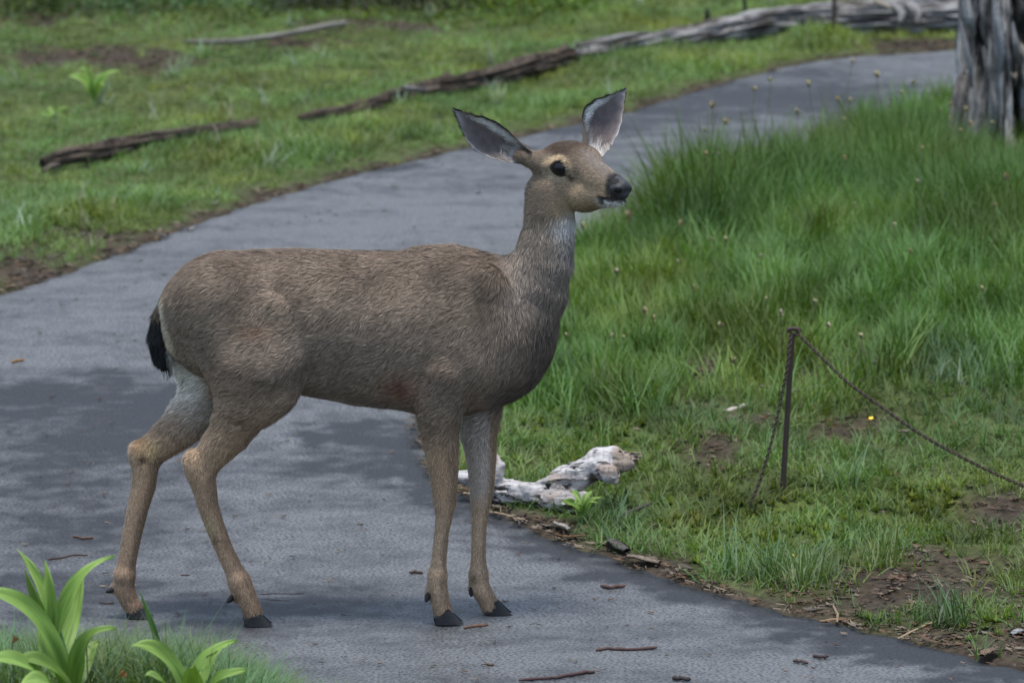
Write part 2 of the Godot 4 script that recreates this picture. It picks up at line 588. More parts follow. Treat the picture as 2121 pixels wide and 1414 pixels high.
func make_grass() -> void:
	var t_tall := tuft(16, 0.32, 0.035, 0.0040, 0.5, 1.1, 4, 0.04)
	var t_mid := tuft(14, 0.13, 0.035, 0.0042, 0.6, 0.9, 3, 0.06)
	var t_low := tuft(11, 0.085, 0.035, 0.0044, 0.75, 0.9, 3, 0.10)
	var t_bank := tuft(14, 0.105, 0.045, 0.0058, 0.7, 0.9, 3, 0.03)
	var t_wide := tuft(9, 0.16, 0.03, 0.0095, 0.55, 1.0, 4, 0.04)
	var l_tall := []
	var l_mid := []
	var l_low := []
	var l_bank := []
	var l_far := []
	var l_wide := []
	var s := 8.0
	while s < 23.0:
		var step := 0.026 if s < 14.0 else 0.036
		var half := 0.14 * s + 0.45
		var x := -half
		while x < half:
			var px := x + rng.randf_range(-0.5, 0.5) * step * 1.6
			var ps := s + rng.randf_range(-0.5, 0.5) * step * 1.6
			x += step
			var d := road_d(px, ps)
			if d < 0.012:
				continue
			var so := soil_at(px, ps, d)
			var keep := 1.0 - so * 1.15
			var mo := moss_at(px, ps)
			var p := gpos(px, ps)
			if on_mound(px, ps):
				var tl := 0.0
				for e in tall:
					tl = maxf(tl, ell(e, px, ps) * float(e[4]))
				var cl := 0.0
				for e in clumps:
					cl = maxf(cl, ell(e, px, ps) * float(e[4]))
				if d < 0.25:
					tl *= d / 0.25 * 0.6 + 0.4
				if rng.randf() < tl * 1.15 - 0.12:
					if rng.randf() < 0.5:
						var h := rng.randf_range(0.7, 1.15) * (0.5 + 0.6 * tl)
						h *= 1.0 + 0.38 * ell(crest, px, ps)
						l_tall.append([place(p, Vector3(h * 1.1, h, h * 1.1), 0.28 + 0.12 * ell(crest, px, ps)), green(px, ps, lin(0.066, 0.126, 0.039))])
					continue
				var mid := smin01(10.75, 11.35, ps + fn.get_noise_2d(px * 1.5, ps * 1.5) * 0.5)
				if rng.randf() > keep * (0.62 + 0.38 * mid) * (1.0 - 0.35 * mo * (1.0 - mid)) and rng.randf() > cl:
					continue
				if cl > 0.3 and rng.randf() < cl * 0.6:
					if rng.randf() < 0.16:
						l_wide.append([place(p, Vector3(0.6, 0.7, 0.6), 0.3), green(px, ps, lin(0.16, 0.22, 0.13))])
					var h2 := rng.randf_range(0.75, 1.25) * (0.6 + 0.5 * cl)
					l_mid.append([place(p, Vector3(h2, h2 * 1.15, h2), 0.25), green(px, ps, lin(0.10, 0.16, 0.078))])
				elif rng.randf() < mid:
					var h3 := rng.randf_range(0.6, 1.15) * (1.0 + fd.get_noise_2d(px * 0.6, ps * 0.5) * 0.9)
					l_mid.append([place(p, Vector3(h3, h3, h3), 0.25), green(px, ps, lin(0.098, 0.172, 0.052))])
				elif rng.randf() < 0.9:
					if rng.randf() < 0.012:
						l_wide.append([place(p, Vector3(0.45, 0.45, 0.45), 0.35), green(px, ps, lin(0.16, 0.22, 0.12))])
					var h4 := rng.randf_range(0.5, 1.2)
					l_low.append([place(p, Vector3(h4, h4, h4), 0.3), green(px, ps, lin(0.105, 0.165, 0.055))])
			elif ps > 9.0:
				var lf := 0.0
				for e in lush_far:
					lf = maxf(lf, ell(e, px, ps) * float(e[4]))
				var bald := smin01(0.05, 0.5, fn.get_noise_2d(px * 0.8 + 11.0, ps * 0.55) + 0.12) * smin01(0.7, 1.8, d) * (1.0 - lf)
				if rng.randf() > keep * smin01(0.0, 0.22, d + fd.get_noise_2d(px, ps) * 0.08) * (1.0 - 0.5 * bald) * (0.75 + 0.25 * lf):
					continue
				var h5 := rng.randf_range(0.55, 1.1) * (0.62 + 0.75 * lf) * (0.65 + 0.35 * smin01(0.0, 0.4, d))
				if d < 1.6:
					l_bank.append([place(p, Vector3(h5, h5, h5), 0.25), green(px, ps, lin(0.135, 0.215, 0.072).lerp(lin(0.18, 0.235, 0.055), smin01(0.5, 2.0, px) * 0.6))])
				else:
					l_far.append([place(p, Vector3(h5, h5 * 0.9, h5), 0.25), green(px, ps, lin(0.135, 0.205, 0.07))])
				if rng.randf() < 0.012 + 0.03 * lf:
					var h6 := rng.randf_range(0.5, 1.0)
					l_wide.append([place(p, Vector3(h6, h6, h6), 0.3), green(px, ps, lin(0.17, 0.23, 0.14))])
		s += step
	scatter("tall_grass", t_tall, mats.grass, l_tall, "tall dark green grass on the mound below the dead tree trunk", "grass")
	scatter("mound_grass", t_mid, mats.grass, l_mid, "bright green grass in front of the tall grass, behind the post", "grass")
	scatter("short_grass", t_low, mats.grass, l_low, "short sparse grass round the chain post and pale driftwood", "grass")
	scatter("bank_grass", t_bank, mats.grass, l_bank, "green grass strip between the far path edge and the fallen log", "grass")
	scatter("meadow_grass", t_bank, mats.grass, l_far, "patchy meadow grass beyond the fallen log", "grass")
	scatter("wide_bladed_grass", t_wide, mats.grass, l_wide, "pale wide bladed grass tufts scattered on the far bank and the near slope", "grass")
	# foreground verge, just below the frame's lower left corner
	var t_fore := tuft(12, 0.20, 0.03, 0.0042, 0.5, 1.0, 4, 0.06)
	var l_fore := []
	for k in 4200:
		var px := rng.randf_range(-1.35, -0.33)
		var ps := rng.randf_range(7.5, 8.2)
		var d := road_d(px, ps)
		if d < 0.03:
			continue
		var lim := smin01(-0.36, -0.72, px)
		var h := rng.randf_range(0.5, 1.1) * (0.5 + 0.5 * lim) * lerpf(1.75, 0.98, smin01(7.35, 8.15, ps))
		l_fore.append([place(gpos(px, ps), Vector3(h, h, h), 0.3), green(px, ps, lin(0.12, 0.20, 0.095))])
	scatter("verge_grass", t_fore, mats.grass, l_fore, "fine grass of the near verge among the broad leaved plants", "grass")
	# moss cushions
	var mc := Mb.new()
	for k in 14:
		var a := rng.randf() * TAU
		var el := rng.randf_range(0.1, 1.2)
		var dir := Vector3(cos(a) * cos(el), sin(el), sin(a) * cos(el))
		var side := dir.cross(Vector3.UP).normalized() * 0.0035
		var tip := dir * rng.randf_range(0.010, 0.02)
		var nn := (dir + Vector3.UP).normalized()
		var c := Color(1, 1, 1) * rng.randf_range(0.7, 1.3)
		var i0 := mc.add(-side, nn, c)
		mc.add(side, nn, c)
		mc.add(tip, nn, c)
		mc.tri(i0, i0 + 1, i0 + 2)
	var l_moss := []
	for e in moss:
		var cnt := int(float(e[2]) * float(e[3]) * 2600.0 * float(e[4]))
		for k in mini(cnt, 2200):
			var px: float = e[0] + e[2] * rng.randfn() * 0.6
			var ps: float = e[1] + e[3] * rng.randfn() * 0.6
			if road_d(px, ps) < 0.03:
				continue
			var z := rng.randf_range(0.7, 1.7)
			l_moss.append([place(gpos(px, ps) + Vector3(0, 0.002, 0), Vector3(z, z, z)), green(px, ps, lin(0.115, 0.16, 0.022))])
	scatter("moss", mc.mesh(), mats.grass, l_moss, "yellow green moss cushions on the bank and round the post foot", "moss")

func make_litter() -> void:
	# needles and bark crumbs on bare soil and along the edges of the path
	var m := Mb.new()
	for k in 5:
		var a := rng.randf() * TAU
		var d := Vector3(cos(a), rng.randf_range(-0.1, 0.25), sin(a)) * rng.randf_range(0.012, 0.035)
		var w := Vector3(-sin(a), 0, cos(a)) * rng.randf_range(0.0012, 0.004)
		var o := Vector3(rng.randf_range(-0.03, 0.03), 0.003, rng.randf_range(-0.03, 0.03))
		var c := Color(1, 1, 1) * rng.randf_range(0.5, 1.6)
		var top := Vector3(0, 0.003, 0)
		var i0 := m.add(o - d - w, Vector3.UP, c)
		m.add(o - d * 0.6 + w + top, Vector3.UP, c)
		m.add(o + d + w * 0.4 + top, Vector3.UP, c)
		m.add(o + d * 0.8 - w, Vector3.UP, c)
		m.quad(i0, i0 + 1, i0 + 2, i0 + 3)
	var list := []
	var tries := 0
	while list.size() < 5500 and tries < 130000:
		tries += 1
		var s := rng.randf_range(8.1, 19.5)
		var x := rng.randf_range(-1.0, 1.0) * (0.14 * s + 0.3)
		var d := road_d(x, s)
		if d < -0.03 and rng.randf() > 0.022:
			continue
		if d >= -0.03 and rng.randf() > soil_at(x, s, d) * 0.9 + 0.04:
			continue
		var z := rng.randf_range(0.3, 0.8) if d > -0.03 else rng.randf_range(0.2, 0.45)
		var c: Color = [lin(0.10, 0.07, 0.052), lin(0.065, 0.048, 0.04), lin(0.17, 0.14, 0.11), lin(0.1, 0.088, 0.08), lin(0.12, 0.08, 0.055)][rng.randi() % 5]
		var p := gpos(x, s) if d > 0.0 else Vector3(x, h_base(s) + 0.004, -s)
		list.append([place(p, Vector3(z, z, z), 0.1), c])
	scatter("needle_litter", m.mesh(), mats.dry, list, "brown needles and bark crumbs on bare soil along the path", "litter")

# ---------------------------------------------------------------- flower stalks
func make_flowers() -> void:
	var kinds := []
	for v in 3:
		var st := Mb.new()
		tube_into(st, [Vector3.ZERO, Vector3(0.01, 0.5, 0.004), Vector3(0.035 * (v - 1), 1.0, 0.01)], [0.0034, 0.003, 0.0024], 5, Color(1, 1, 1))
		kinds.append(st.mesh())
	var hd := Mb.new()
	for k in 26:
		var dir := Vector3(rng.randfn(), rng.randfn() + 0.3, rng.randfn()).normalized()
		var side := dir.cross(Vector3(0.3, 0.8, 0.5)).normalized() * 0.0045
		var c := Color(1, 1, 1) * rng.randf_range(0.65, 1.25)
		var i0 := hd.add(dir * 0.002 - side, dir, c)
		hd.add(dir * 0.002 + side, dir, c)
		hd.add(dir * rng.randf_range(0.008, 0.0125) + side * 0.4, dir, c)
		hd.add(dir * rng.randf_range(0.008, 0.0125) - side * 0.4, dir, c)
		hd.quad(i0, i0 + 1, i0 + 2, i0 + 3)
	var head := hd.mesh()
	var spots := [[Vector3(0.7463, 0.4791, -14.1346), 0.30], [Vector3(0.7390, 0.4944, -14.3434), 0.33], [Vector3(0.8759, 0.5135, -14.5231), 0.36], [Vector3(0.9510, 0.5233, -14.6131), 0.38], [Vector3(1.1695, 0.5451, -14.7781), 0.34], [Vector3(0.5385, 0.4308, -13.5892), 0.26], [Vector3(1.4453, 0.5674, -14.9462), 0.33], [Vector3(1.0652, 0.5161, -14.1221), 0.3], [Vector3(0.2563, 0.3781, -13.1510), 0.12], [Vector3(0.4266, 0.3916, -13.0342), 0.16], [Vector3(1.5745, 0.5693, -14.9240), 0.3], [Vector3(1.2980, 0.5918, -15.3211), 0.34]]
	var tries := 0
	while spots.size() < 62 and tries < 4000:
		tries += 1
		var s := rng.randf_range(10.9, 14.8)
		var x := rng.randf_range(0.15, 2.1)
		if x > s * 0.135 or not on_mound(x, s) or road_d(x, s) < 0.08:
			continue
		var tl := 0.0
		for e in tall:
			tl = maxf(tl, ell(e, x, s))
		spots.append([gpos(x, s), rng.randf_range(0.12, 0.17) + 0.17 * tl])
	var first: Node3D = null
	var heads := [Color(0.58, 0.52, 0.28), Color(0.62, 0.56, 0.40), Color(0.52, 0.52, 0.28), Color(0.50, 0.40, 0.22)]
	var hm := []
	for c in heads:
		var q := std(0.9)
		q.albedo_color = c.linear_to_srgb()
		hm.append(q)
	var sm := std(0.8)
	sm.albedo_color = lin(0.11, 0.13, 0.05).linear_to_srgb()
	var k := 0
	for sp in spots:
		var o: Node3D
		if first == null:
			o = thing("seed_head", "small buff seed head on a thin stalk in the mound grass", "flower", Vector3.ZERO, "seed heads in the mound grass")
			obj("stalk", kinds[0], sm, o)
			obj("head", head, hm[0], o)
			first = o
		else:
			o = first.duplicate()
			o.name = numbered("seed_head")
			add_child(o, true)
		var h: float = sp[1]
		o.position = sp[0]
		o.rotation = Vector3(rng.randf_range(-0.15, 0.15), rng.randf() * TAU, rng.randf_range(-0.15, 0.15))
		var v := k % 3
		var stalk: MeshInstance3D = o.get_child(0)
		stalk.mesh = kinds[v]
		stalk.scale = Vector3(0.55, h, 0.55)
		var hh: MeshInstance3D = o.get_child(1)
		hh.position = Vector3(0.035 * (v - 1) * 0.55, h, 0.005)
		var z := rng.randf_range(0.5, 0.95) if k > 11 else rng.randf_range(0.9, 1.2)
		hh.scale = Vector3(z, z * rng.randf_range(0.9, 1.5), z)
		hh.material_override = hm[rng.randi() % 4]
		k += 1
	# little yellow flowers
	var ym := std(0.6)
	ym.albedo_color = Color(0.75, 0.5, 0.02).linear_to_srgb()
	var pet := Mb.new()
	for j in 5:
		var a := TAU * j / 5.0
		var d := Vector3(cos(a), 0.35, sin(a))
		var w := Vector3(-sin(a), 0, cos(a)) * 0.004
		var i0 := pet.add(Vector3.ZERO, Vector3.UP, Color.WHITE)
		pet.add(d * 0.006 + w, Vector3.UP, Color.WHITE)
		pet.add(d * 0.010, Vector3.UP, Color.WHITE)
		pet.add(d * 0.006 - w, Vector3.UP, Color.WHITE)
		pet.quad(i0, i0 + 1, i0 + 2, i0 + 3)
	var pm := pet.mesh()
	var ys := [[Vector3(0.7030, 0.0274, -9.4639), "yellow flower at the grassy path edge, lower right of the pale driftwood"], [Vector3(0.5873, 0.1724, -10.7263), "yellow flower left of the hanging chain, on the short grass"], [Vector3(1.0056, 0.1883, -10.6446), "yellow flower under the taut chain by a bare soil patch"], [Vector3(0.8975, 0.1734, -10.5931), "yellow flower just right of the iron post in short grass"]]
	for y in ys:
		var o := thing("yellow_flower", y[1], "flower", y[0], "yellow flowers in the short grass")
		var stalk := obj("stalk", kinds[1], sm, o)
		stalk.scale = Vector3(0.4, 0.035, 0.4)
		var f := obj("petals", pm, ym, o)
		f.position = Vector3(0, 0.036, 0)
		f.rotation = Vector3(0.5, rng.randf() * 6.0, 0)
		f.scale = Vector3(0.8, 0.8, 0.8)

# ---------------------------------------------------------------- low shrubs along the top
func make_shrubs() -> void:
	var list := [
		[Vector3(-2.3568, 0.9428, -18.8425), Vector3(0.55, 0.24, 0.4), lin(0.05, 0.085, 0.032), "dark green low shrub in the far left corner"],
		[Vector3(-1.6710, 0.9397, -18.8113), Vector3(0.7, 0.20, 0.4), lin(0.055, 0.11, 0.045), "wide bright green low shrub beyond the bare soil at far left"],
		[Vector3(-0.9686, 0.9460, -18.8737), Vector3(0.35, 0.2, 0.3), lin(0.04, 0.05, 0.03), "small dark brownish shrub above the pale lying stick"],
		[Vector3(-0.4517, 0.9554, -18.9680), Vector3(0.5, 0.18, 0.3), lin(0.05, 0.06, 0.03), "dark low shrub right of the pale lying stick"],
		[Vector3(0.0461, 0.9491, -18.9050), Vector3(0.6, 0.12, 0.3), lin(0.09, 0.15, 0.03), "yellow green low shrub near the middle of the far meadow"],
	]
	for e in list:
		var o := thing("low_shrub", e[3], "shrub", e[0])
		var m := Mb.new()
		var st := Mb.new()
		var r: Vector3 = e[1]
		for k in 9:
			var a := rng.randf() * TAU
			var tip := Vector3(cos(a) * r.x * 0.6, r.y * rng.randf_range(0.6, 0.95), sin(a) * r.z * 0.6)
			tube_into(st, [Vector3(tip.x * 0.3, -0.03, tip.z * 0.3), tip * 0.5 + Vector3(0, 0.02, 0), tip], [0.006, 0.004, 0.002], 5, lin(0.06, 0.04, 0.03))
		for k in 1500:
			var q := Vector3(rng.randfn() * 0.42, 0, rng.randfn() * 0.42)
			var lump := 0.65 + fn.get_noise_3d(q.x * 3.0 + r.x * 20.0, 0, q.z * 3.0) * 0.9
			var top := maxf(0.0, 1.0 - q.x * q.x - q.z * q.z) * lump
			var p := Vector3(q.x * r.x, r.y * top * pow(rng.randf(), 0.5), q.z * r.z)
			p.y += height(e[0].x + p.x, -e[0].z - p.z) - e[0].y
			var dir := Vector3(rng.randfn(), rng.randfn() * 0.6 + 0.4, rng.randfn()).normalized()
			var side := dir.cross(Vector3(rng.randfn(), rng.randfn(), rng.randfn())).normalized()
			var l := rng.randf_range(0.018, 0.035)
			var nn := (dir.cross(side) * (1.0 if dir.cross(side).y > 0.0 else -1.0) + Vector3.UP * 0.5).normalized()
			var v := rng.randf_range(0.6, 1.4)
			var c: Color = e[2]
			c = Color(c.r * v * rng.randf_range(0.8, 1.3), c.g * v, c.b * v)
			var i0 := m.add(p, nn, c)
			m.add(p + dir * l * 0.5 + side * l * 0.32, nn, c)
			m.add(p + dir * l, nn, c)
			m.add(p + dir * l * 0.5 - side * l * 0.32, nn, c)
			m.quad(i0, i0 + 1, i0 + 2, i0 + 3)
		obj("stem", st.mesh(), mats.dry, o)
		obj("foliage", m.mesh(), mats.grass, o)

# ---------------------------------------------------------------- broad leaves
# a pleated leaf along a bent rib; returns a mesh
func leaf(p0: Vector3, p1: Vector3, p2: Vector3, width: float, up: Vector3, c0: Color, c1: Color, fold := 0.35) -> ArrayMesh:
	var m := Mb.new()
	var rows := 18
	var cols := 12
	for j in rows + 1:
		var t := j / float(rows)
		var c := p0.lerp(p1, t).lerp(p1.lerp(p2, t), t)
		var d := (p1 - p0).lerp(p2 - p1, t).normalized()
		var side := d.cross(up).normalized()
		var n := side.cross(d).normalized()
		var w := width * 0.5 * pow(sin(PI * clampf(0.06 + 0.94 * pow(t, 0.8), 0.0, 1.0)), 0.75) * (1.0 - 0.25 * t)
		if t > 0.98:
			w = 0.0008
		for k in cols + 1:
			var v := k / float(cols) * 2.0 - 1.0
			var pleat := 0.0022 * (1.0 if k % 2 == 0 else -1.0) * (1.0 - absf(v)) * sin(PI * t)
			var ripple := sin(t * 9.0 + v * 2.0) * 0.004 * absf(v)
			var q := c + side * (v * w) + n * (absf(v) * w * fold + pleat + ripple)
			var col := c0.lerp(c1, t * 0.7 + 0.3 * absf(v))
			m.add(q, n, col * (1.25 if k == cols / 2 else (1.06 if k % 2 == 0 else 0.93)) * (1.0 + 0.35 * fd.get_noise_2d(v * 0.5 + p0.x * 9.0, t * 0.5)), Vector2(v, t))
	var w2 := cols + 1
	for j in rows:
		for k in cols:
			var q := j * w2 + k
			m.quad(q, q + 1, q + w2 + 1, q + w2)
	m.smooth()
	return m.mesh()

func make_foreground() -> void:
	var g0 := lin(0.12, 0.22, 0.045)
	var g1 := lin(0.23, 0.35, 0.085)
	var up := Vector3(0.1, 0.75, 0.65)
	var st := Mb.new()
	var o := thing("broad_leaved_plant", "bright green broad leaved plant with upright shoot in the near left corner", "plant", Vector3(Vector3(-0.8469, -0.0016, -7.4000)), "")
	var b := o.position
	tube_into(st, [Vector3.ZERO, Vector3(-0.8537, 0.1753, -7.4000) - b, Vector3(-0.8912, 0.3203, -7.4000) - b, Vector3(-0.9024, 0.3878, -7.4000) - b], [0.009, 0.007, 0.006, 0.003], 8, lin(0.10, 0.19, 0.06))
	obj("stem", st.mesh(), mats.leaf, o)
	var A := [
		[Vector3(-0.8974, 0.2914, -7.4000), Vector3(-0.8661, 0.4493, -7.3800), Vector3(-0.7798, 0.4588, -7.4200), 0.032, 1.15],
		[Vector3(-0.8991, 0.3011, -7.4000), Vector3(-0.9139, 0.4126, -7.4200), Vector3(-0.9763, 0.4704, -7.4500), 0.026, 1.0],
		[Vector3(-0.9030, 0.2914, -7.4000), Vector3(-0.8968, 0.3864, -7.3600), Vector3(-0.9111, 0.4608, -7.3800), 0.03, 1.1],
		[Vector3(-0.8976, 0.2769, -7.4000), Vector3(-0.9218, 0.3481, -7.3600), Vector3(-0.9476, 0.4553, -7.3400), 0.028, 0.8],
		[Vector3(-0.8906, 0.2431, -7.4000), Vector3(-0.8624, 0.3381, -7.5000), Vector3(-0.8517, 0.4160, -7.5000), 0.036, 1.0],
		[Vector3(-0.8725, 0.1850, -7.4000), Vector3(-0.9039, 0.4272, -7.3000), Vector3(-1.0367, 0.4231, -7.2500), 0.054, 1.1],
		[Vector3(-0.8631, 0.1850, -7.4000), Vector3(-0.8433, 0.3448, -7.3300), Vector3(-0.7654, 0.3398, -7.3000), 0.045, 0.85],
		[Vector3(-0.8651, 0.1753, -7.4000), Vector3(-0.8443, 0.2697, -7.5000), Vector3(-0.8203, 0.2697, -7.5000), 0.04, 0.75],
		[Vector3(-0.8540, 0.1559, -7.4000), Vector3(-0.8848, 0.3080, -7.2800), Vector3(-0.9611, 0.2947, -7.2200), 0.05, 0.8],
		[Vector3(-0.8640, 0.1268, -7.4000), Vector3(-0.9210, 0.3349, -7.2000), Vector3(-0.9997, 0.3177, -7.1000), 0.06, 1.1],
		[Vector3(-0.8500, 0.1074, -7.4000), Vector3(-0.8786, 0.3084, -7.1500), Vector3(-0.9278, 0.2731, -7.1000), 0.06, 1.0],
		[Vector3(-0.8928, 0.2238, -7.4000), Vector3(-0.9282, 0.2805, -7.4500), Vector3(-0.9304, 0.3367, -7.4600), 0.04, 1.1],
	]
	for e in A:
		obj("leaf", leaf(e[0] - b, e[1] - b, e[2] - b, float(e[3]) * 0.95, up, g0 * float(e[4]), g1 * float(e[4])), mats.leaf, o)
	o = thing("broad_leaved_plant", "low bright green plant with two arching broad leaves, left of centre at the near verge", "plant", Vector3(Vector3(-0.6324, -0.0145, -7.4500)), "")
	b = o.position
	st = Mb.new()
	tube_into(st, [Vector3.ZERO, Vector3(-0.6329, 0.1148, -7.4500) - b, Vector3(-0.6302, 0.1832, -7.4500) - b], [0.009, 0.008, 0.006], 8, lin(0.10, 0.19, 0.06))
	obj("stem", st.mesh(), mats.leaf, o)
	var B := [
		[Vector3(-0.6307, 0.1442, -7.4500), Vector3(-0.6749, 0.3102, -7.3800), Vector3(-0.7458, 0.2924, -7.3600), 0.047, 0.95],
		[Vector3(-0.6326, 0.1442, -7.4500), Vector3(-0.6258, 0.2599, -7.5000), Vector3(-0.5451, 0.2736, -7.5000), 0.043, 1.05],
		[Vector3(-0.6260, 0.1344, -7.4500), Vector3(-0.5797, 0.2559, -7.3000), Vector3(-0.5124, 0.2579, -7.3000), 0.05, 0.95],
		[Vector3(-0.6309, 0.1246, -7.4500), Vector3(-0.6219, 0.2464, -7.3000), Vector3(-0.6085, 0.2898, -7.2000), 0.05, 0.9],
		[Vector3(-0.6356, 0.1246, -7.4500), Vector3(-0.6825, 0.2559, -7.3000), Vector3(-0.7009, 0.2691, -7.2000), 0.05, 0.9],
	]
	for e in B:
		obj("leaf", leaf(e[0] - b, e[1] - b, e[2] - b, float(e[3]) * 0.95, up, g0 * float(e[4]), g1 * float(e[4])), mats.leaf, o)
	# single long blade
	var lm := leaf(Vector3(-0.6902, 0.0988, -7.6000), Vector3(-0.7049, 0.2479, -7.6000), Vector3(-0.7550, 0.3586, -7.6200), 0.017, up, lin(0.07, 0.15, 0.04), lin(0.09, 0.18, 0.05), 0.2)
	tag(obj("grass_blade", lm, mats.leaf), "single long grass blade leaning in front of the far hind hoof", "grass")
	# withered orange blossoms among the leaves
	var wm := Mb.new()
	for k in 7:
		var a := TAU * k / 7.0
		var d := Vector3(cos(a) * 0.5, 1.0, sin(a) * 0.5).normalized()
		var w := Vector3(-sin(a), 0, cos(a)) * 0.0045
		var i0 := wm.add(Vector3.ZERO - w * 0.4, (d + Vector3(0, 0, 1)).normalized(), Color.WHITE)
		wm.add(w * 0.4, (d + Vector3(0, 0, 1)).normalized(), Color.WHITE)
		wm.add(d * 0.018 + w, (d + Vector3(0, 0, 1)).normalized(), Color(1.2, 1.1, 1.0))
		wm.add(d * 0.02 - w, (d + Vector3(0, 0, 1)).normalized(), Color(0.8, 0.7, 0.6))
		wm.quad(i0, i0 + 1, i0 + 2, i0 + 3)
	var wmesh := wm.mesh()
	var om := std(0.8)
	om.albedo_color = Color(0.42, 0.22, 0.08).linear_to_srgb()
	var sm := std(0.8)
	sm.albedo_color = lin(0.1, 0.13, 0.05).linear_to_srgb()
	var stk := Mb.new()
	tube_into(stk, [Vector3.ZERO, Vector3(0.004, 0.5, 0), Vector3(0, 1, 0)], [0.0022, 0.002, 0.0016], 5, Color.WHITE)
	var stalk := stk.mesh()
	var ws := [[Vector3(-0.9674, 0.3112, -7.3000), "withered orange blossom furthest left under the big near leaf"], [Vector3(-0.9530, 0.2954, -7.2000), "withered orange blossom low at the left edge, beside the dark leaf"], [Vector3(-0.8373, 0.2812, -7.4200), "withered orange blossom right of the near plant's stem"], [Vector3(-0.7611, 0.2445, -7.3000), "withered orange blossom at the bottom edge between the two near plants"]]
	for e in ws:
		var q: Vector3 = e[0]
		var f := thing("withered_blossom", e[1], "flower", Vector3(q.x, height(q.x, -q.z), q.z), "withered blossoms of the near verge")
		var sk := obj("stalk", stalk, sm, f)
		sk.scale = Vector3(1, q.y - f.position.y, 1)
		var pt := obj("petals", wmesh, om, f)
		pt.position = Vector3(0, q.y - f.position.y, 0)
		pt.rotation = Vector3(rng.randf_range(0.3, 1.2), rng.randf() * 6.0, rng.randf_range(-0.8, 0.8))
		pt.scale = Vector3(0.8, 0.8, 0.8)
	# broad leaves beside the driftwood and on the far meadow
	var c2 := [[Vector3(0.1824, 0.0603, -9.9147), "small broad leaved plant in front of the driftwood at the path edge", 0.10, 1.0], [Vector3(-1.7531, 0.6736, -16.1469), "pale green broad leaved plant standing in the far left meadow", 0.19, 1.25], [Vector3(-1.8730, 0.6288, -15.6980), "small pale leafy plant left of the tall one in the far meadow", 0.11, 1.1], [Vector3(-0.0403, 0.1048, -10.3981), "thin leaved plant between the far foreleg and the driftwood", 0.07, 0.7]]
	for e in c2:
		var h: float = e[2]
		var f := thing("leafy_plant", e[1], "plant", e[0])
		var s2 := Mb.new()
		tube_into(s2, [Vector3(0, -0.02, 0), Vector3(0, h * 0.5, 0)], [0.005, 0.004], 6, lin(0.10, 0.17, 0.06))
		obj("stem", s2.mesh(), mats.leaf, f)
		for k in 7:
			var a := TAU * k / 7.0 + rng.randf_range(-0.3, 0.3)
			var d := Vector3(cos(a), 0, sin(a))
			var rise := rng.randf_range(0.5, 1.1)
			obj("leaf", leaf(Vector3(0, h * 0.2, 0), d * h * 0.2 + Vector3(0, h * rise, 0), d * h * 0.6 + Vector3(0, h * rise * 0.9, 0), h * 0.2, up, g0 * float(e[3]), g1 * float(e[3]) * 0.9), mats.leaf, f)
# ---------------------------------------------------------------- wood and iron
func tube_into(m: Mb, pts: Array, radii: Array, sides: int, col: Color, cap := true) -> void:
	var base := m.v.size()
	var t0: Vector3 = (pts[1] - pts[0]).normalized()
	var side := t0.cross(Vector3(0.31, 0.2, 0.93)).normalized()
	for j in pts.size():
		var a: Vector3 = pts[maxi(j - 1, 0)]
		var b: Vector3 = pts[mini(j + 1, pts.size() - 1)]
		var d := (b - a).normalized()
		side = (side - d * side.dot(d)).normalized()
		var up := d.cross(side)
		for k in sides:
			var an := TAU * k / sides
			var nn := side * cos(an) + up * sin(an)
			m.add(pts[j] + nn * float(radii[j]), nn, col, Vector2(k / float(sides), j))
	for j in pts.size() - 1:
		for k in sides:
			var q := base + j * sides
			m.quad(q + k, q + (k + 1) % sides, q + sides + (k + 1) % sides, q + sides + k)
	if cap:
		for e in 2:
			var j := 0 if e == 0 else pts.size() - 1
			var d: Vector3 = (pts[0] - pts[1]).normalized() if e == 0 else (pts[j] - pts[j - 1]).normalized()
			var ci := m.add(pts[j] + d * float(radii[j]) * 0.3, d, col)
			for k in sides:
				m.tri(ci, base + j * sides + k, base + j * sides + (k + 1) % sides)

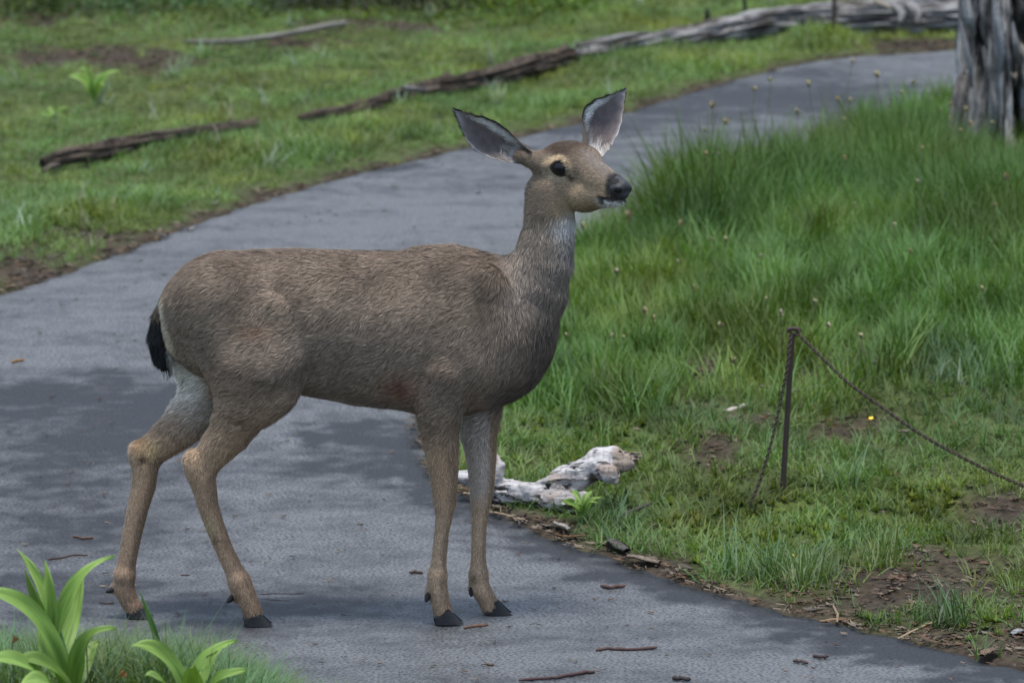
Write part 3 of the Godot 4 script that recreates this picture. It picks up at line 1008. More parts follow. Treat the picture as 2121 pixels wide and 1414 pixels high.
# gnarled wood: a smooth line through the points, the radius cut by ridges that run along it
func gnarl(pts: Array, radii: Array, sides: int, step: float, ridge: float, lump: float, sd: int, tones: Array, ridge_n := 5.0) -> ArrayMesh:
	var cv := Curve3D.new()
	cv.bake_interval = 0.01
	var lens := [0.0]
	for k in pts.size():
		var a: Vector3 = pts[maxi(k - 1, 0)]
		var b: Vector3 = pts[mini(k + 1, pts.size() - 1)]
		var t := (b - a) / 6.0
		cv.add_point(pts[k], -t, t)
		if k > 0:
			lens.append(float(lens[k - 1]) + (pts[k] - pts[k - 1]).length())
	var total := cv.get_baked_length()
	var scale: float = total / maxf(float(lens[-1]), 1e-5)
	var n := maxi(4, int(total / step))
	var m := Mb.new()
	var ns := FastNoiseLite.new()
	ns.seed = sd
	ns.frequency = 1.0
	ns.fractal_octaves = 3
	var side := Vector3.ZERO
	var seg := 0
	for j in n + 1:
		var l := total * j / float(n)
		while seg < lens.size() - 2 and float(lens[seg + 1]) * scale < l:
			seg += 1
		var f := clampf((l - float(lens[seg]) * scale) / maxf((float(lens[seg + 1]) - float(lens[seg])) * scale, 1e-5), 0.0, 1.0)
		var r0 := lerpf(float(radii[seg]), float(radii[seg + 1]), f)
		var c := cv.sample_baked(l, true)
		var d := (cv.sample_baked(minf(l + 0.01, total), true) - cv.sample_baked(maxf(l - 0.01, 0.0), true)).normalized()
		if side == Vector3.ZERO:
			side = d.cross(Vector3(0.31, 0.2, 0.93)).normalized()
		side = (side - d * side.dot(d)).normalized()
		var up := d.cross(side)
		for k in sides:
			var an := TAU * k / sides
			var tw := an + l * 0.3
			var v := ns.get_noise_3d(cos(tw) * ridge_n, sin(tw) * ridge_n, l * 1.3)
			var v2 := ns.get_noise_3d(cos(an) * 1.2 + 7.0, sin(an) * 1.2, l * 5.0)
			var crack := smin01(-0.02, -0.22, v)
			var r := r0 * (1.0 + v2 * lump + v * ridge * 0.5 - crack * ridge)
			var nn := side * cos(an) + up * sin(an)
			var tone := ns.get_noise_3d(cos(tw) * ridge_n * 0.7 + 20.0, sin(tw) * ridge_n * 0.7, l * 2.0) * 1.3 + 0.5
			var col: Color = (tones[0] as Color).lerp(tones[1], clampf(tone, 0.0, 1.0))
			if tones.size() > 2:
				col = col.lerp(tones[2], smin01(0.15, 0.42, ns.get_noise_3d(cos(an) + 40.0, sin(an), l * 3.0)))
			m.add(c + nn * r, nn, col, Vector2(an / TAU, l / (r0 * TAU + 0.02)))
	for j in n:
		for k in sides:
			var q := j * sides
			m.quad(q + k, q + (k + 1) % sides, q + sides + (k + 1) % sides, q + sides + k)
	var last := m.v.size()
	for e in 2:
		var j := 0 if e == 0 else n
		var mid := Vector3.ZERO
		for k in sides:
			mid += m.v[j * sides + k] / sides
		var d := (mid - cv.sample_baked(total * 0.5)).normalized()
		var ci := m.add(mid - d * 0.01, d, tones[0])
		for k in sides:
			m.tri(ci, j * sides + k, j * sides + (k + 1) % sides)
	m.smooth()
	return m.mesh()

func line(list: Array) -> Array:
	var p := []
	var r := []
	for e in list:
		p.append(e[0])
		r.append(e[1])
	return [p, r]

func make_fallen_logs() -> void:
	var bark := [lin(0.075, 0.060, 0.052), lin(0.15, 0.115, 0.09), lin(0.05, 0.038, 0.03)]
	var silver := [lin(0.12, 0.115, 0.115), lin(0.38, 0.37, 0.37), lin(0.09, 0.078, 0.07)]
	# long log: dark rotten end, then silver wood up to the roots
	var o := thing("fallen_log", "long grey fallen log lying across the far meadow along the path", "log", Vector3(0.1491, 0.7712, -17.1240))
	var b := o.position
	var t := line([[Vector3(-0.8791, 0.6547, -15.8301), 0.0159], [Vector3(-0.7975, 0.6663, -15.8662), 0.0258], [Vector3(-0.6814, 0.6761, -15.9474), 0.0280], [Vector3(-0.5298, 0.7046, -16.2134), 0.0305], [Vector3(-0.3319, 0.7380, -16.4942), 0.0372], [Vector3(-0.1265, 0.7605, -16.6826), 0.0418], [Vector3(0.0843, 0.7991, -17.0275), 0.0469], [Vector3(0.2584, 0.8229, -17.2609), 0.0476]])
	obj("rotten_end", gnarl(shift(t[0], b), t[1], 40, 0.02, 0.45, 0.35, 4, bark), mats.wood, o)
	t = line([[Vector3(0.0634, 0.7944, -17.1499), 0.0258], [Vector3(0.2153, 0.8173, -17.2741), 0.0390], [Vector3(0.4136, 0.8384, -17.4300), 0.0459], [Vector3(0.7081, 0.8754, -17.7053), 0.0577], [Vector3(0.8708, 0.8932, -17.8620), 0.0604], [Vector3(0.9890, 0.9092, -17.9822), 0.0653], [Vector3(1.2254, 0.9342, -18.1546), 0.0751], [Vector3(1.5059, 0.9498, -18.2530), 0.0823], [Vector3(1.8063, 0.9573, -18.2897), 0.0871], [Vector3(2.1079, 0.9648, -18.3265), 0.0919], [Vector3(2.4482, 0.9802, -18.4754), 0.0926], [Vector3(2.8871, 0.9960, -18.6266), 0.0934]])
	obj("trunk", gnarl(lifted(shift(t[0], b), -0.015), t[1], 56, 0.025, 0.30, 0.16, 9, silver), mats.wood, o)
	# slab of loose wood, knots and stubs on it
	t = line([[Vector3(0.2896, 0.8759, -17.2000), 0.012], [Vector3(0.4103, 0.8916, -17.3000), 0.02], [Vector3(0.5229, 0.9047, -17.4500), 0.017], [Vector3(0.6137, 0.9099, -17.5500), 0.008]])
	obj("splinter", gnarl(shift(t[0], b), t[1], 14, 0.02, 0.3, 0.2, 12, silver), mats.wood, o)
	t = line([[Vector3(-0.4452, 0.7927, -15.7500), 0.008], [Vector3(-0.4156, 0.7867, -15.7500), 0.014], [Vector3(-0.3496, 0.7773, -15.8000), 0.008]])
	obj("splinter", gnarl(shift(t[0], b), t[1], 12, 0.012, 0.3, 0.3, 13, silver), mats.wood, o)
	t = line([[Vector3(-0.3049, 0.7946, -15.9500), 0.018], [Vector3(-0.2728, 0.8126, -15.9500), 0.026], [Vector3(-0.2409, 0.8086, -15.9500), 0.015]])
	obj("knot", gnarl(shift(t[0], b), t[1], 14, 0.012, 0.4, 0.4, 14, bark), mats.wood, o)
	t = line([[Vector3(0.6641, 0.8512, -17.7123), 0.0266], [Vector3(0.7152, 0.8661, -17.7712), 0.0379], [Vector3(0.7441, 0.8739, -17.9361), 0.0270]])
	obj("knot", gnarl(forward(shift(t[0], b), 0.05), t[1], 16, 0.01, 0.5, 0.4, 15, [lin(0.05, 0.04, 0.035), lin(0.2, 0.19, 0.18)]), mats.wood, o)
	for q in [[1465, 38, 7], [1542, 22, 9]]:
		pass
	var k1: Vector3 = Vector3(0.9282, 0.9266, -18.3500)
	var k2: Vector3 = Vector3(0.9233, 0.9816, -18.3500)
	var st := Mb.new()
	tube_into(st, [k1 - b, k1.lerp(k2, 0.5) - b + Vector3(0.004, 0, 0), k2 - b], [0.014, 0.012, 0.007], 8, lin(0.05, 0.045, 0.04))
	obj("branch_stub", st.mesh(), mats.wood, o)
	k1 = Vector3(1.1161, 0.9372, -18.5000)
	k2 = Vector3(1.1106, 1.0432, -18.5000)
	st = Mb.new()
	tube_into(st, [k1 - b, k1.lerp(k2, 0.5) - b + Vector3(0.004, 0, 0), k2 - b], [0.013, 0.010, 0.008], 8, lin(0.05, 0.05, 0.04))
	obj("branch_stub", st.mesh(), mats.wood, o)
	# bare pale roots at the right end
	t = [[Vector3(1.6952, 1.0326, -18.0500), Vector3(1.7490, 1.0106, -17.9500), Vector3(1.7936, 0.9907, -17.9000)], [0.010, 0.014, 0.008]]
	obj("root", gnarl(shift(t[0], b), t[1], 10, 0.015, 0.25, 0.2, 16, [lin(0.42, 0.36, 0.3), lin(0.55, 0.48, 0.4)]), mats.wood, o)
	t = [[Vector3(1.7713, 1.0195, -17.9500), Vector3(1.8021, 0.9843, -17.8500), Vector3(1.7887, 0.9469, -17.8000)], [0.02, 0.02, 0.008]]
	obj("root", gnarl(shift(t[0], b), t[1], 12, 0.015, 0.3, 0.2, 17, silver), mats.wood, o)
	t = [[Vector3(1.8385, 1.0240, -17.9500), Vector3(1.8779, 0.9888, -17.8500), Vector3(1.8689, 0.9425, -17.8000)], [0.024, 0.022, 0.008]]
	obj("root", gnarl(shift(t[0], b), t[1], 12, 0.015, 0.3, 0.2, 18, silver), mats.wood, o)
	# the short dark log further left
	o = thing("fallen_log", "short dark decaying log half hidden in grass at left, below the long log", "log", Vector3(-1.4400, 0.5659, -15.0685))
	b = o.position
	t = line([[Vector3(-1.8137, 0.5543, -14.7888), 0.0204], [Vector3(-1.7638, 0.5670, -14.8400), 0.0298], [Vector3(-1.6214, 0.5855, -14.9932), 0.0338], [Vector3(-1.4499, 0.6040, -15.1751), 0.0342], [Vector3(-1.2754, 0.6196, -15.3744), 0.0289], [Vector3(-1.1511, 0.6302, -15.5252), 0.0233], [Vector3(-1.0388, 0.6388, -15.6572), 0.0177]])
	obj("trunk", gnarl(lifted(shift(t[0], b), 0.012), t[1], 36, 0.018, 0.45, 0.3, 22, bark), mats.wood, o)
	t = line([[Vector3(-1.8024, 0.5423, -14.7718), 0.0074], [Vector3(-1.7791, 0.5521, -14.8107), 0.0148], [Vector3(-1.7429, 0.5567, -14.9014), 0.0093]])
	obj("bark_strip", gnarl(forward(shift(t[0], b), 0.04), t[1], 12, 0.012, 0.3, 0.3, 23, [lin(0.16, 0.13, 0.11), lin(0.24, 0.2, 0.17)]), mats.wood, o)
	# pale stick on the meadow
	t = line([[Vector3(-1.5097, 0.8363, -17.7226), 0.0067], [Vector3(-1.3729, 0.8350, -17.6744), 0.0111], [Vector3(-1.1998, 0.8427, -17.7330), 0.0133], [Vector3(-1.0325, 0.8609, -17.9149), 0.0135], [Vector3(-0.8638, 0.8839, -18.1437), 0.0136], [Vector3(-0.7821, 0.8913, -18.2530), 0.0091]])
	tag(obj("stick", gnarl(lifted(t[0], 0.03), t[1], 14, 0.03, 0.2, 0.2, 25, [lin(0.24, 0.22, 0.2), lin(0.42, 0.4, 0.37)]), mats.wood), "pale bleached branch lying on the upper left meadow", "branch")
	# small pale wood bits at the far edge of the path
	for e in [[Vector3(-1.1101, 0.4715, -14.1217), Vector3(-1.0830, 0.4733, -14.1395), "white chip on the far verge above the deer's rump"], [Vector3(-1.1578, 0.4260, -13.6652), Vector3(-1.1364, 0.4294, -13.6987), "white bark flake at the path edge, left of the deer's back"]]:
		chip(e[0], e[1], 0.012, lin(0.45, 0.43, 0.42), e[2])
	for e in [[Vector3(-1.2503, 0.4178, -13.5823), Vector3(-1.2203, 0.4129, -13.5330), "small pale grey pebble of wood beside the far path edge"], [Vector3(-1.5461, 0.4145, -13.5494), Vector3(-1.5104, 0.4178, -13.5823), "dark flat bark piece in the left verge with a pale tip"]]:
		chip(e[0], e[1], 0.014, lin(0.2, 0.19, 0.19), e[2])

func shift(a: Array, b: Vector3) -> Array:
	var o := []
	for p in a:
		o.append(p - b)
	return o

func lifted(a: Array, h: float) -> Array:
	return shift(a, Vector3(0, -h, 0))

func forward(a: Array, h: float) -> Array:
	return shift(a, Vector3(0, 0, -h))

func chip(a: Vector3, b: Vector3, w: float, c: Color, label: String, lift := 0.006) -> void:
	# a flat flake of wood with ragged ends
	var m := Mb.new()
	var d := b - a
	var side := d.cross(Vector3.UP).normalized()
	var n := 7
	for j in n + 1:
		var t := j / float(n)
		var ww := w * (0.35 + 0.65 * sin(PI * clampf(t, 0.06, 0.94))) * rng.randf_range(0.8, 1.15)
		var p := a + d * t + Vector3(0, lift + sin(t * 5.0 + w * 300.0) * 0.003, 0)
		var th := w * 0.22
		m.add(p - side * ww, -side, c * rng.randf_range(0.8, 1.1), Vector2(0, t))
		m.add(p - side * ww * 0.3 + Vector3(0, th, 0), Vector3.UP, c * rng.randf_range(0.85, 1.2), Vector2(0.2, t))
		m.add(p + side * ww * 0.4 + Vector3(0, th * 0.8, 0), Vector3.UP, c * rng.randf_range(0.85, 1.2), Vector2(0.4, t))
		m.add(p + side * ww, side, c * rng.randf_range(0.8, 1.1), Vector2(0.6, t))
		m.add(p - Vector3(0, th, 0), Vector3.DOWN, c, Vector2(0.8, t))
	for j in n:
		for k in 5:
			var q := j * 5
			m.quad(q + k, q + (k + 1) % 5, q + 5 + (k + 1) % 5, q + 5 + k)
	m.smooth()
	tag(obj("bark_chip", m.mesh(), mats.wood), label, "bark chip", "pale wood and bark chips")

func make_dead_tree() -> void:
	var grey := [lin(0.035, 0.032, 0.032), lin(0.50, 0.485, 0.48), lin(0.22, 0.19, 0.165)]
	var base: Vector3 = Vector3(1.9351, 0.5748, -15.0323)
	var o := thing("dead_tree", "weathered grey dead tree trunk standing in grass at the right edge", "tree", base)
	var S := -base.z
	# trunk with deep ridges and a hollow on its right front
	var m := Mb.new()
	var ns := FastNoiseLite.new()
	ns.seed = 31
	ns.frequency = 1.0
	ns.fractal_octaves = 4
	var sides := 220
	var rows := 170
	var top := 2.6
	for j in rows + 1:
		var y := -0.12 + (top + 0.12) * pow(j / float(rows), 1.5)
		var r0 := 0.178 + 0.075 * exp(-maxf(y, 0.0) / 0.16) - 0.012 * y
		var cx := -0.03 * y
		for k in sides:
			var a := TAU * k / sides
			var tw := a + y * 0.10
			var v := ns.get_noise_3d(cos(tw) * 3.0, sin(tw) * 3.0, y * 0.9)
			var v2 := ns.get_noise_3d(cos(tw) * 9.0, sin(tw) * 9.0, y * 1.6 + 5.0)
			var v3 := ns.get_noise_3d(cos(tw) * 24.0, sin(tw) * 24.0, y * 3.0 + 9.0)
			var r := r0 * (1.0 + v * 0.20 + v2 * 0.15 + v3 * 0.05 - smin01(-0.05, -0.22, v2) * 0.22 - smin01(0.0, -0.2, v) * 0.10)
			# flare of the roots
			r *= 1.0 + 0.18 * exp(-maxf(y, 0.0) / 0.12) * sin(a * 5.0 + 0.7)
			# hollow, seen right of the middle: angle measured from +x towards the camera
			var ha := absf(wrapf(a - 1.30, -PI, PI))
			var hw := 0.20 + 0.05 * ns.get_noise_2d(y * 6.0, 3.0)
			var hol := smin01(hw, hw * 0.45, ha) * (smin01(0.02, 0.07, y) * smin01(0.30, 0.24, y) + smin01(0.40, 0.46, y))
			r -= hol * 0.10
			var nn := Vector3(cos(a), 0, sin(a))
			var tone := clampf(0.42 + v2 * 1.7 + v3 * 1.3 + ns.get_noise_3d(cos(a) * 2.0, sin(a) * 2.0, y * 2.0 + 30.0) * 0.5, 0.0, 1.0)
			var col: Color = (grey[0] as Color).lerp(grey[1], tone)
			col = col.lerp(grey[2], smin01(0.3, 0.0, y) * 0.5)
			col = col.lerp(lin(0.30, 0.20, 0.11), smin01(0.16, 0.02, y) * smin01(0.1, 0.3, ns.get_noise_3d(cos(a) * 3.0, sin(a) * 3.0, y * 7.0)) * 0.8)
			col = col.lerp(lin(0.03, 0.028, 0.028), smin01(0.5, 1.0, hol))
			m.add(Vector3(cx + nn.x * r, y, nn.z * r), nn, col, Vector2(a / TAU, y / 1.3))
	for j in rows:
		for k in sides:
			var q := j * sides
			m.quad(q + k, q + (k + 1) % sides, q + sides + (k + 1) % sides, q + sides + k)
	m.smooth()
	obj("trunk", m.mesh(), mats.wood, o)
	# buttress root at the left
	var bb := base
	var pts := [Vector3(1.7760, 0.9581, -15.0000) - bb, Vector3(1.7482, 0.8496, -14.9400) - bb, Vector3(1.7362, 0.7480, -14.9200) - bb, Vector3(1.7281, 0.6465, -14.9000) - bb, Vector3(1.7158, 0.5639, -14.8800) - bb]
	obj("buttress_root", gnarl(pts, [0.012, 0.03, 0.042, 0.048, 0.055], 40, 0.012, 0.3, 0.15, 33, [lin(0.11, 0.10, 0.10), lin(0.27, 0.255, 0.25)], 4.0), mats.wood, o)
	# long loose splinters of wood
	var sp := [
		[[Vector3(1.7227, 1.1139, -14.8200), Vector3(1.7404, 1.0170, -14.8000), Vector3(1.7603, 0.9336, -14.8000), Vector3(1.7744, 0.8536, -14.8300)], 0.011, lin(0.42, 0.43, 0.46)],
		[[Vector3(1.8546, 1.2007, -14.8200), Vector3(1.8687, 1.1002, -14.8000), Vector3(1.8830, 0.9886, -14.8100), Vector3(1.8794, 0.9131, -14.8300)], 0.020, lin(0.40, 0.41, 0.44)],
		[[Vector3(1.9268, 1.1067, -14.8500), Vector3(1.9355, 1.0250, -14.8200), Vector3(1.9519, 0.9490, -14.8500)], 0.013, lin(0.38, 0.39, 0.42)],
		[[Vector3(1.7521, 1.2003, -14.8300), Vector3(1.7622, 1.1181, -14.8100), Vector3(1.7803, 1.0615, -14.8300)], 0.022, lin(0.36, 0.37, 0.39)],
		[[Vector3(1.8009, 1.2007, -14.8200), Vector3(1.8051, 1.1371, -14.8000), Vector3(1.8175, 1.0578, -14.8300)], 0.010, lin(0.36, 0.36, 0.38)],
		[[Vector3(1.9226, 0.9138, -14.8200), Vector3(1.9329, 0.8922, -14.8100), Vector3(1.9425, 0.9131, -14.8300)], 0.008, lin(0.5, 0.44, 0.38)],
		[[Vector3(1.8414, 0.8859, -14.8200), Vector3(1.8554, 0.7945, -14.8000), Vector3(1.8559, 0.6906, -14.8200)], 0.015, lin(0.33, 0.32, 0.33)],
		[[Vector3(1.8996, 1.0621, -14.8200), Vector3(1.9080, 0.9707, -14.8000), Vector3(1.9139, 0.8859, -14.8200)], 0.010, lin(0.31, 0.31, 0.33)],
		[[Vector3(1.9714, 0.9098, -14.8800), Vector3(1.9773, 0.8337, -14.9000), Vector3(1.9740, 0.7698, -14.8800)], 0.008, lin(0.38, 0.40, 0.44)],
		[[Vector3(1.8096, 1.0158, -14.8200), Vector3(1.8233, 0.9336, -14.8000), Vector3(1.8311, 0.8395, -14.8200)], 0.011, lin(0.28, 0.27, 0.28)],
	]
	for e in sp:
		var w: float = e[1]
		var c: Color = e[2]
		var rr := []
		for q in (e[0] as Array).size():
			rr.append(w * (0.45 if q == 0 or q == (e[0] as Array).size() - 1 else 1.0))
		obj("splinter", gnarl(shift(e[0], bb), rr, 14, 0.012, 0.35, 0.2, 40 + int(w * 1000.0), [c * 0.6, c]), mats.wood, o)

func make_driftwood() -> void:
	var o := thing("driftwood", "gnarled white driftwood branch lying behind the far foreleg on the path edge", "driftwood", Vector3(0.1145, 0.0730, -10.0564))
	var b := o.position
	# one weathered limb: joined capsules, the surface roughened along the grain
	grid(Vector3(-0.1719, -0.0071, -10.3500) - Vector3(0, 0, 0), Vector3(0.3560, 0.3056, -9.8600) + Vector3(0, 0, 0), 0.0038)
	bone(Vector3(-0.1427, 0.1446, -10.1600), Vector3(-0.0781, 0.1333, -10.1500), 0.0165, 0.0278, 1, 0.01)
	bone(Vector3(-0.0781, 0.1333, -10.1500), Vector3(-0.0135, 0.1098, -10.1200), 0.0278, 0.0342, 1, 0.01)
	bone(Vector3(-0.0135, 0.1098, -10.1200), Vector3(0.0636, 0.1029, -10.1000), 0.0342, 0.0329, 1, 0.01)
	bone(Vector3(0.0636, 0.1029, -10.1000), Vector3(0.1150, 0.1107, -10.1000), 0.0329, 0.0405, 1, 0.01)
	merge(0.01)
	bone(Vector3(0.1021, 0.1081, -10.1000), Vector3(0.1484, 0.1428, -10.1100), 0.0380, 0.0418, 1, 0.012)
	bone(Vector3(0.1484, 0.1428, -10.1100), Vector3(0.1871, 0.1620, -10.1200), 0.0418, 0.0380, 1, 0.012)
	merge(0.012)
	bone(Vector3(0.1790, 0.1628, -10.1000), Vector3(0.2254, 0.1845, -10.1100), 0.0380, 0.0405, 1, 0.012)
	bone(Vector3(0.2254, 0.1845, -10.1100), Vector3(0.2662, 0.1953, -10.1000), 0.0405, 0.0392, 1, 0.012)
	bone(Vector3(0.2662, 0.1953, -10.1000), Vector3(0.2970, 0.1979, -10.1000), 0.0392, 0.0253, 1, 0.012)
	merge(0.012)
	bone(Vector3(0.2941, 0.2087, -10.0900), Vector3(0.3223, 0.2113, -10.0900), 0.0139, 0.0114, 1, 0.008)
	bone(Vector3(0.3223, 0.2113, -10.0900), Vector3(0.3402, 0.2139, -10.0900), 0.0114, 0.0089, 1, 0.008)
	merge(0.008)
	bone(Vector3(0.2888, 0.1844, -10.0800), Vector3(0.3144, 0.1896, -10.0800), 0.0165, 0.0101, 1, 0.008)
	merge(0.008)
	bone(Vector3(0.2348, 0.1783, -10.0700), Vector3(0.2622, 0.1654, -10.0400), 0.0278, 0.0215, 1, 0.01)
	bone(Vector3(0.2622, 0.1654, -10.0400), Vector3(0.2748, 0.1503, -10.0300), 0.0215, 0.0101, 1, 0.01)
	merge(0.01)
	bone(Vector3(0.0954, 0.0978, -10.0700), Vector3(0.1528, 0.0936, -10.0500), 0.0278, 0.0278, 1, 0.01)
	bone(Vector3(0.1528, 0.0936, -10.0500), Vector3(0.1938, 0.1048, -10.0600), 0.0278, 0.0152, 1, 0.01)
	merge(0.01)
	bone(Vector3(-0.0495, 0.1333, -10.1200), Vector3(-0.0341, 0.1776, -10.1200), 0.0253, 0.0165, 1, 0.01)
	bone(Vector3(-0.0341, 0.1776, -10.1200), Vector3(-0.0418, 0.1968, -10.1300), 0.0165, 0.0101, 1, 0.01)
	merge(0.01)
	roughen(61)
	var dm := nets()
	var dn := FastNoiseLite.new()
	dn.seed = 62
	dn.frequency = 1.0
	dn.fractal_octaves = 4
	for k in dm.v.size():
		var p := dm.v[k]
		var a := dn.get_noise_3d(p.x * 7.0, p.y * 30.0, p.z * 30.0)
		var q := dn.get_noise_3d(p.x * 9.0 + 30.0, p.y * 9.0, p.z * 9.0)
		var c := lin(0.44, 0.425, 0.43).lerp(lin(0.26, 0.245, 0.245), smin01(-0.05, 0.30, a + q * 0.3))
		c = c.lerp(lin(0.30, 0.235, 0.20), smin01(0.12, 0.34, q) * 0.7)
		c = c.lerp(lin(0.07, 0.06, 0.056), smin01(-0.24, -0.36, a))
		c = c.lerp(lin(0.09, 0.072, 0.06), smin01(0.022, 0.008, Vector2(p.x - 0.2191, p.y - 0.1559).length() + q * 0.01) * 0.85)
		# the torn end is darker, raw wood
		c = c.lerp(lin(0.24, 0.185, 0.14), smin01(0.2585, 0.2858, p.x + a * 0.02) * 0.8)
		dm.c[k] = c
		dm.u[k] = Vector2(p.z * 6.0 + p.y * 5.0, p.x * 5.0)
	dm.v = shift3(dm.v, b)
	obj("limb", dm.mesh(), mats.bleached, o)

func shift3(a: PackedVector3Array, b: Vector3) -> PackedVector3Array:
	var o := PackedVector3Array()
	o.resize(a.size())
	for k in a.size():
		o[k] = a[k] - b
	return o

# push the field in and out with ridged noise, longer along x than across
func roughen(sd: int) -> void:
	var ns := FastNoiseLite.new()
	ns.seed = sd
	ns.frequency = 1.0
	ns.fractal_octaves = 3
	var at := 0
	for z in gn.z:
		for y in gn.y:
			for x in gn.x:
				var d := fld[at]
				if absf(d) < 0.02:
					var p := go + Vector3(x, y, z) * gc
					var a := ns.get_noise_3d(p.x * 7.0, p.y * 28.0, p.z * 28.0)
					var c := ns.get_noise_3d(p.x * 8.0 + 50.0, p.y * 10.0, p.z * 10.0)
					fld[at] = d + a * 0.005 + c * 0.011 + smin01(-0.20, -0.34, a) * 0.010
				at += 1

func make_posts() -> void:
	var base: Vector3 = Vector3(0.7262, 0.1058, -10.1720)
	var top: Vector3 = Vector3(0.7478, 0.5289, -10.1700)
	var o := thing("chain_post", "thin rusty iron post with looped top, right of the driftwood", "post", base)
	var m := Mb.new()
	tube_into(m, [Vector3(0, -0.1, 0), Vector3.ZERO, (top - base) * 0.5, top - base], [0.0078, 0.0078, 0.0075, 0.0075], 12, Color.WHITE)
	obj("rod", m.mesh(), mats.rust, o)
	# loop and flattened cap at the top
	var lp := Mb.new()
	var pts := []
	var rr := []
	for k in 17:
		var a := TAU * k / 16.0
		pts.append(top - base + Vector3(0.007 + 0.013 * cos(a), 0.006 + 0.008 * sin(a), 0.004 * sin(a * 0.5)))
		rr.append(0.0042)
	tube_into(lp, pts, rr, 8, Color.WHITE, false)
	obj("loop", lp.mesh(), mats.rust, o)
	var cp := Mb.new()
	tube_into(cp, [top - base + Vector3(-0.014, 0.004, 0.0), top - base + Vector3(-0.010, 0.010, 0.002), top - base + Vector3(0.0, 0.013, 0.002), top - base + Vector3(0.012, 0.011, 0.002), top - base + Vector3(0.019, 0.0, 0.002)], [0.004, 0.007, 0.006, 0.006, 0.005], 8, Color.WHITE)
	obj("cap", cp.mesh(), mats.rust, o)
	# second post beyond the path
	base = Vector3(1.5064, 0.8622, -18.0357)
	o = thing("chain_post", "dark iron post at the far path edge in front of the long log", "post", base)
	m = Mb.new()
	tube_into(m, [Vector3(0, -0.1, 0), Vector3(0, 0.2, 0), Vector3(-0.004, 0.45, 0)], [0.0105, 0.0105, 0.0105], 10, Color.WHITE)
	obj("rod", m.mesh(), mats.rust, o)
	m = Mb.new()
	tube_into(m, [Vector3(-0.02, 0.46, 0), Vector3(0.0, 0.47, 0), Vector3(0.02, 0.46, 0)], [0.006, 0.009, 0.006], 8, Color.WHITE)
	obj("cap", m.mesh(), mats.rust, o)
	# chains hang from the post's loop
	chain([top + Vector3(0.014, 0.0, 0.006), Vector3(0.8174, 0.4778, -10.1000), Vector3(0.8841, 0.4167, -10.0500), Vector3(0.9756, 0.3536, -10.0000), Vector3(1.0727, 0.2910, -9.9500), Vector3(1.1940, 0.2291, -9.9000), Vector3(1.3294, 0.1710, -9.8600), Vector3(1.4736, 0.1273, -9.8200)], 0.0088, 0.0017, "taut rusty chain running from the post down to the right edge")
	chain([top + Vector3(-0.006, -0.004, 0.012), Vector3(0.7329, 0.4502, -10.1300), Vector3(0.7151, 0.3545, -10.1200), Vector3(0.6916, 0.2538, -10.1000), Vector3(0.6592, 0.1468, -10.0800), Vector3(0.6303, 0.0840, -10.0600)], 0.0086, 0.0016, "loose rusty chain dangling from the post to the moss on its left")

func chain(pts: Array, pitch: float, wire: float, label: String) -> void:
	var cv := Curve3D.new()
	cv.bake_interval = 0.005
	for k in pts.size():
		var a: Vector3 = pts[maxi(k - 1, 0)]
		var b: Vector3 = pts[mini(k + 1, pts.size() - 1)]
		var t := (b - a) / 6.0
		cv.add_point(pts[k], -t, t)
	var n := int(cv.get_baked_length() / pitch)
	var o := thing("chain", label, "chain", pts[0])
	var lm := Mb.new()
	var ring := []
	var rr := []
	for k in 13:
		var a := TAU * k / 12.0
		ring.append(Vector3(cos(a) * pitch * 0.80 , sin(a) * pitch * 0.42, sin(a * 2.0) * wire * 0.6))
		rr.append(wire)
	tube_into(lm, ring, rr, 6, Color.WHITE, false)
	var link := lm.mesh()
	for k in n:
		var p := cv.sample_baked((k + 0.5) * pitch, true)
		var d := (cv.sample_baked((k + 0.9) * pitch, true) - cv.sample_baked((k + 0.1) * pitch, true)).normalized()
		var sd := d.cross(Vector3(0.2, 0.3, 0.9)).normalized()
		sd = sd.rotated(d, (PI / 2 if k % 2 else 0.0) + 0.5 + rng.randf_range(-0.15, 0.15))
		var l := obj("link", link, mats.rust, o)
		l.transform = Transform3D(Basis(d, sd, d.cross(sd)), p - pts[0])

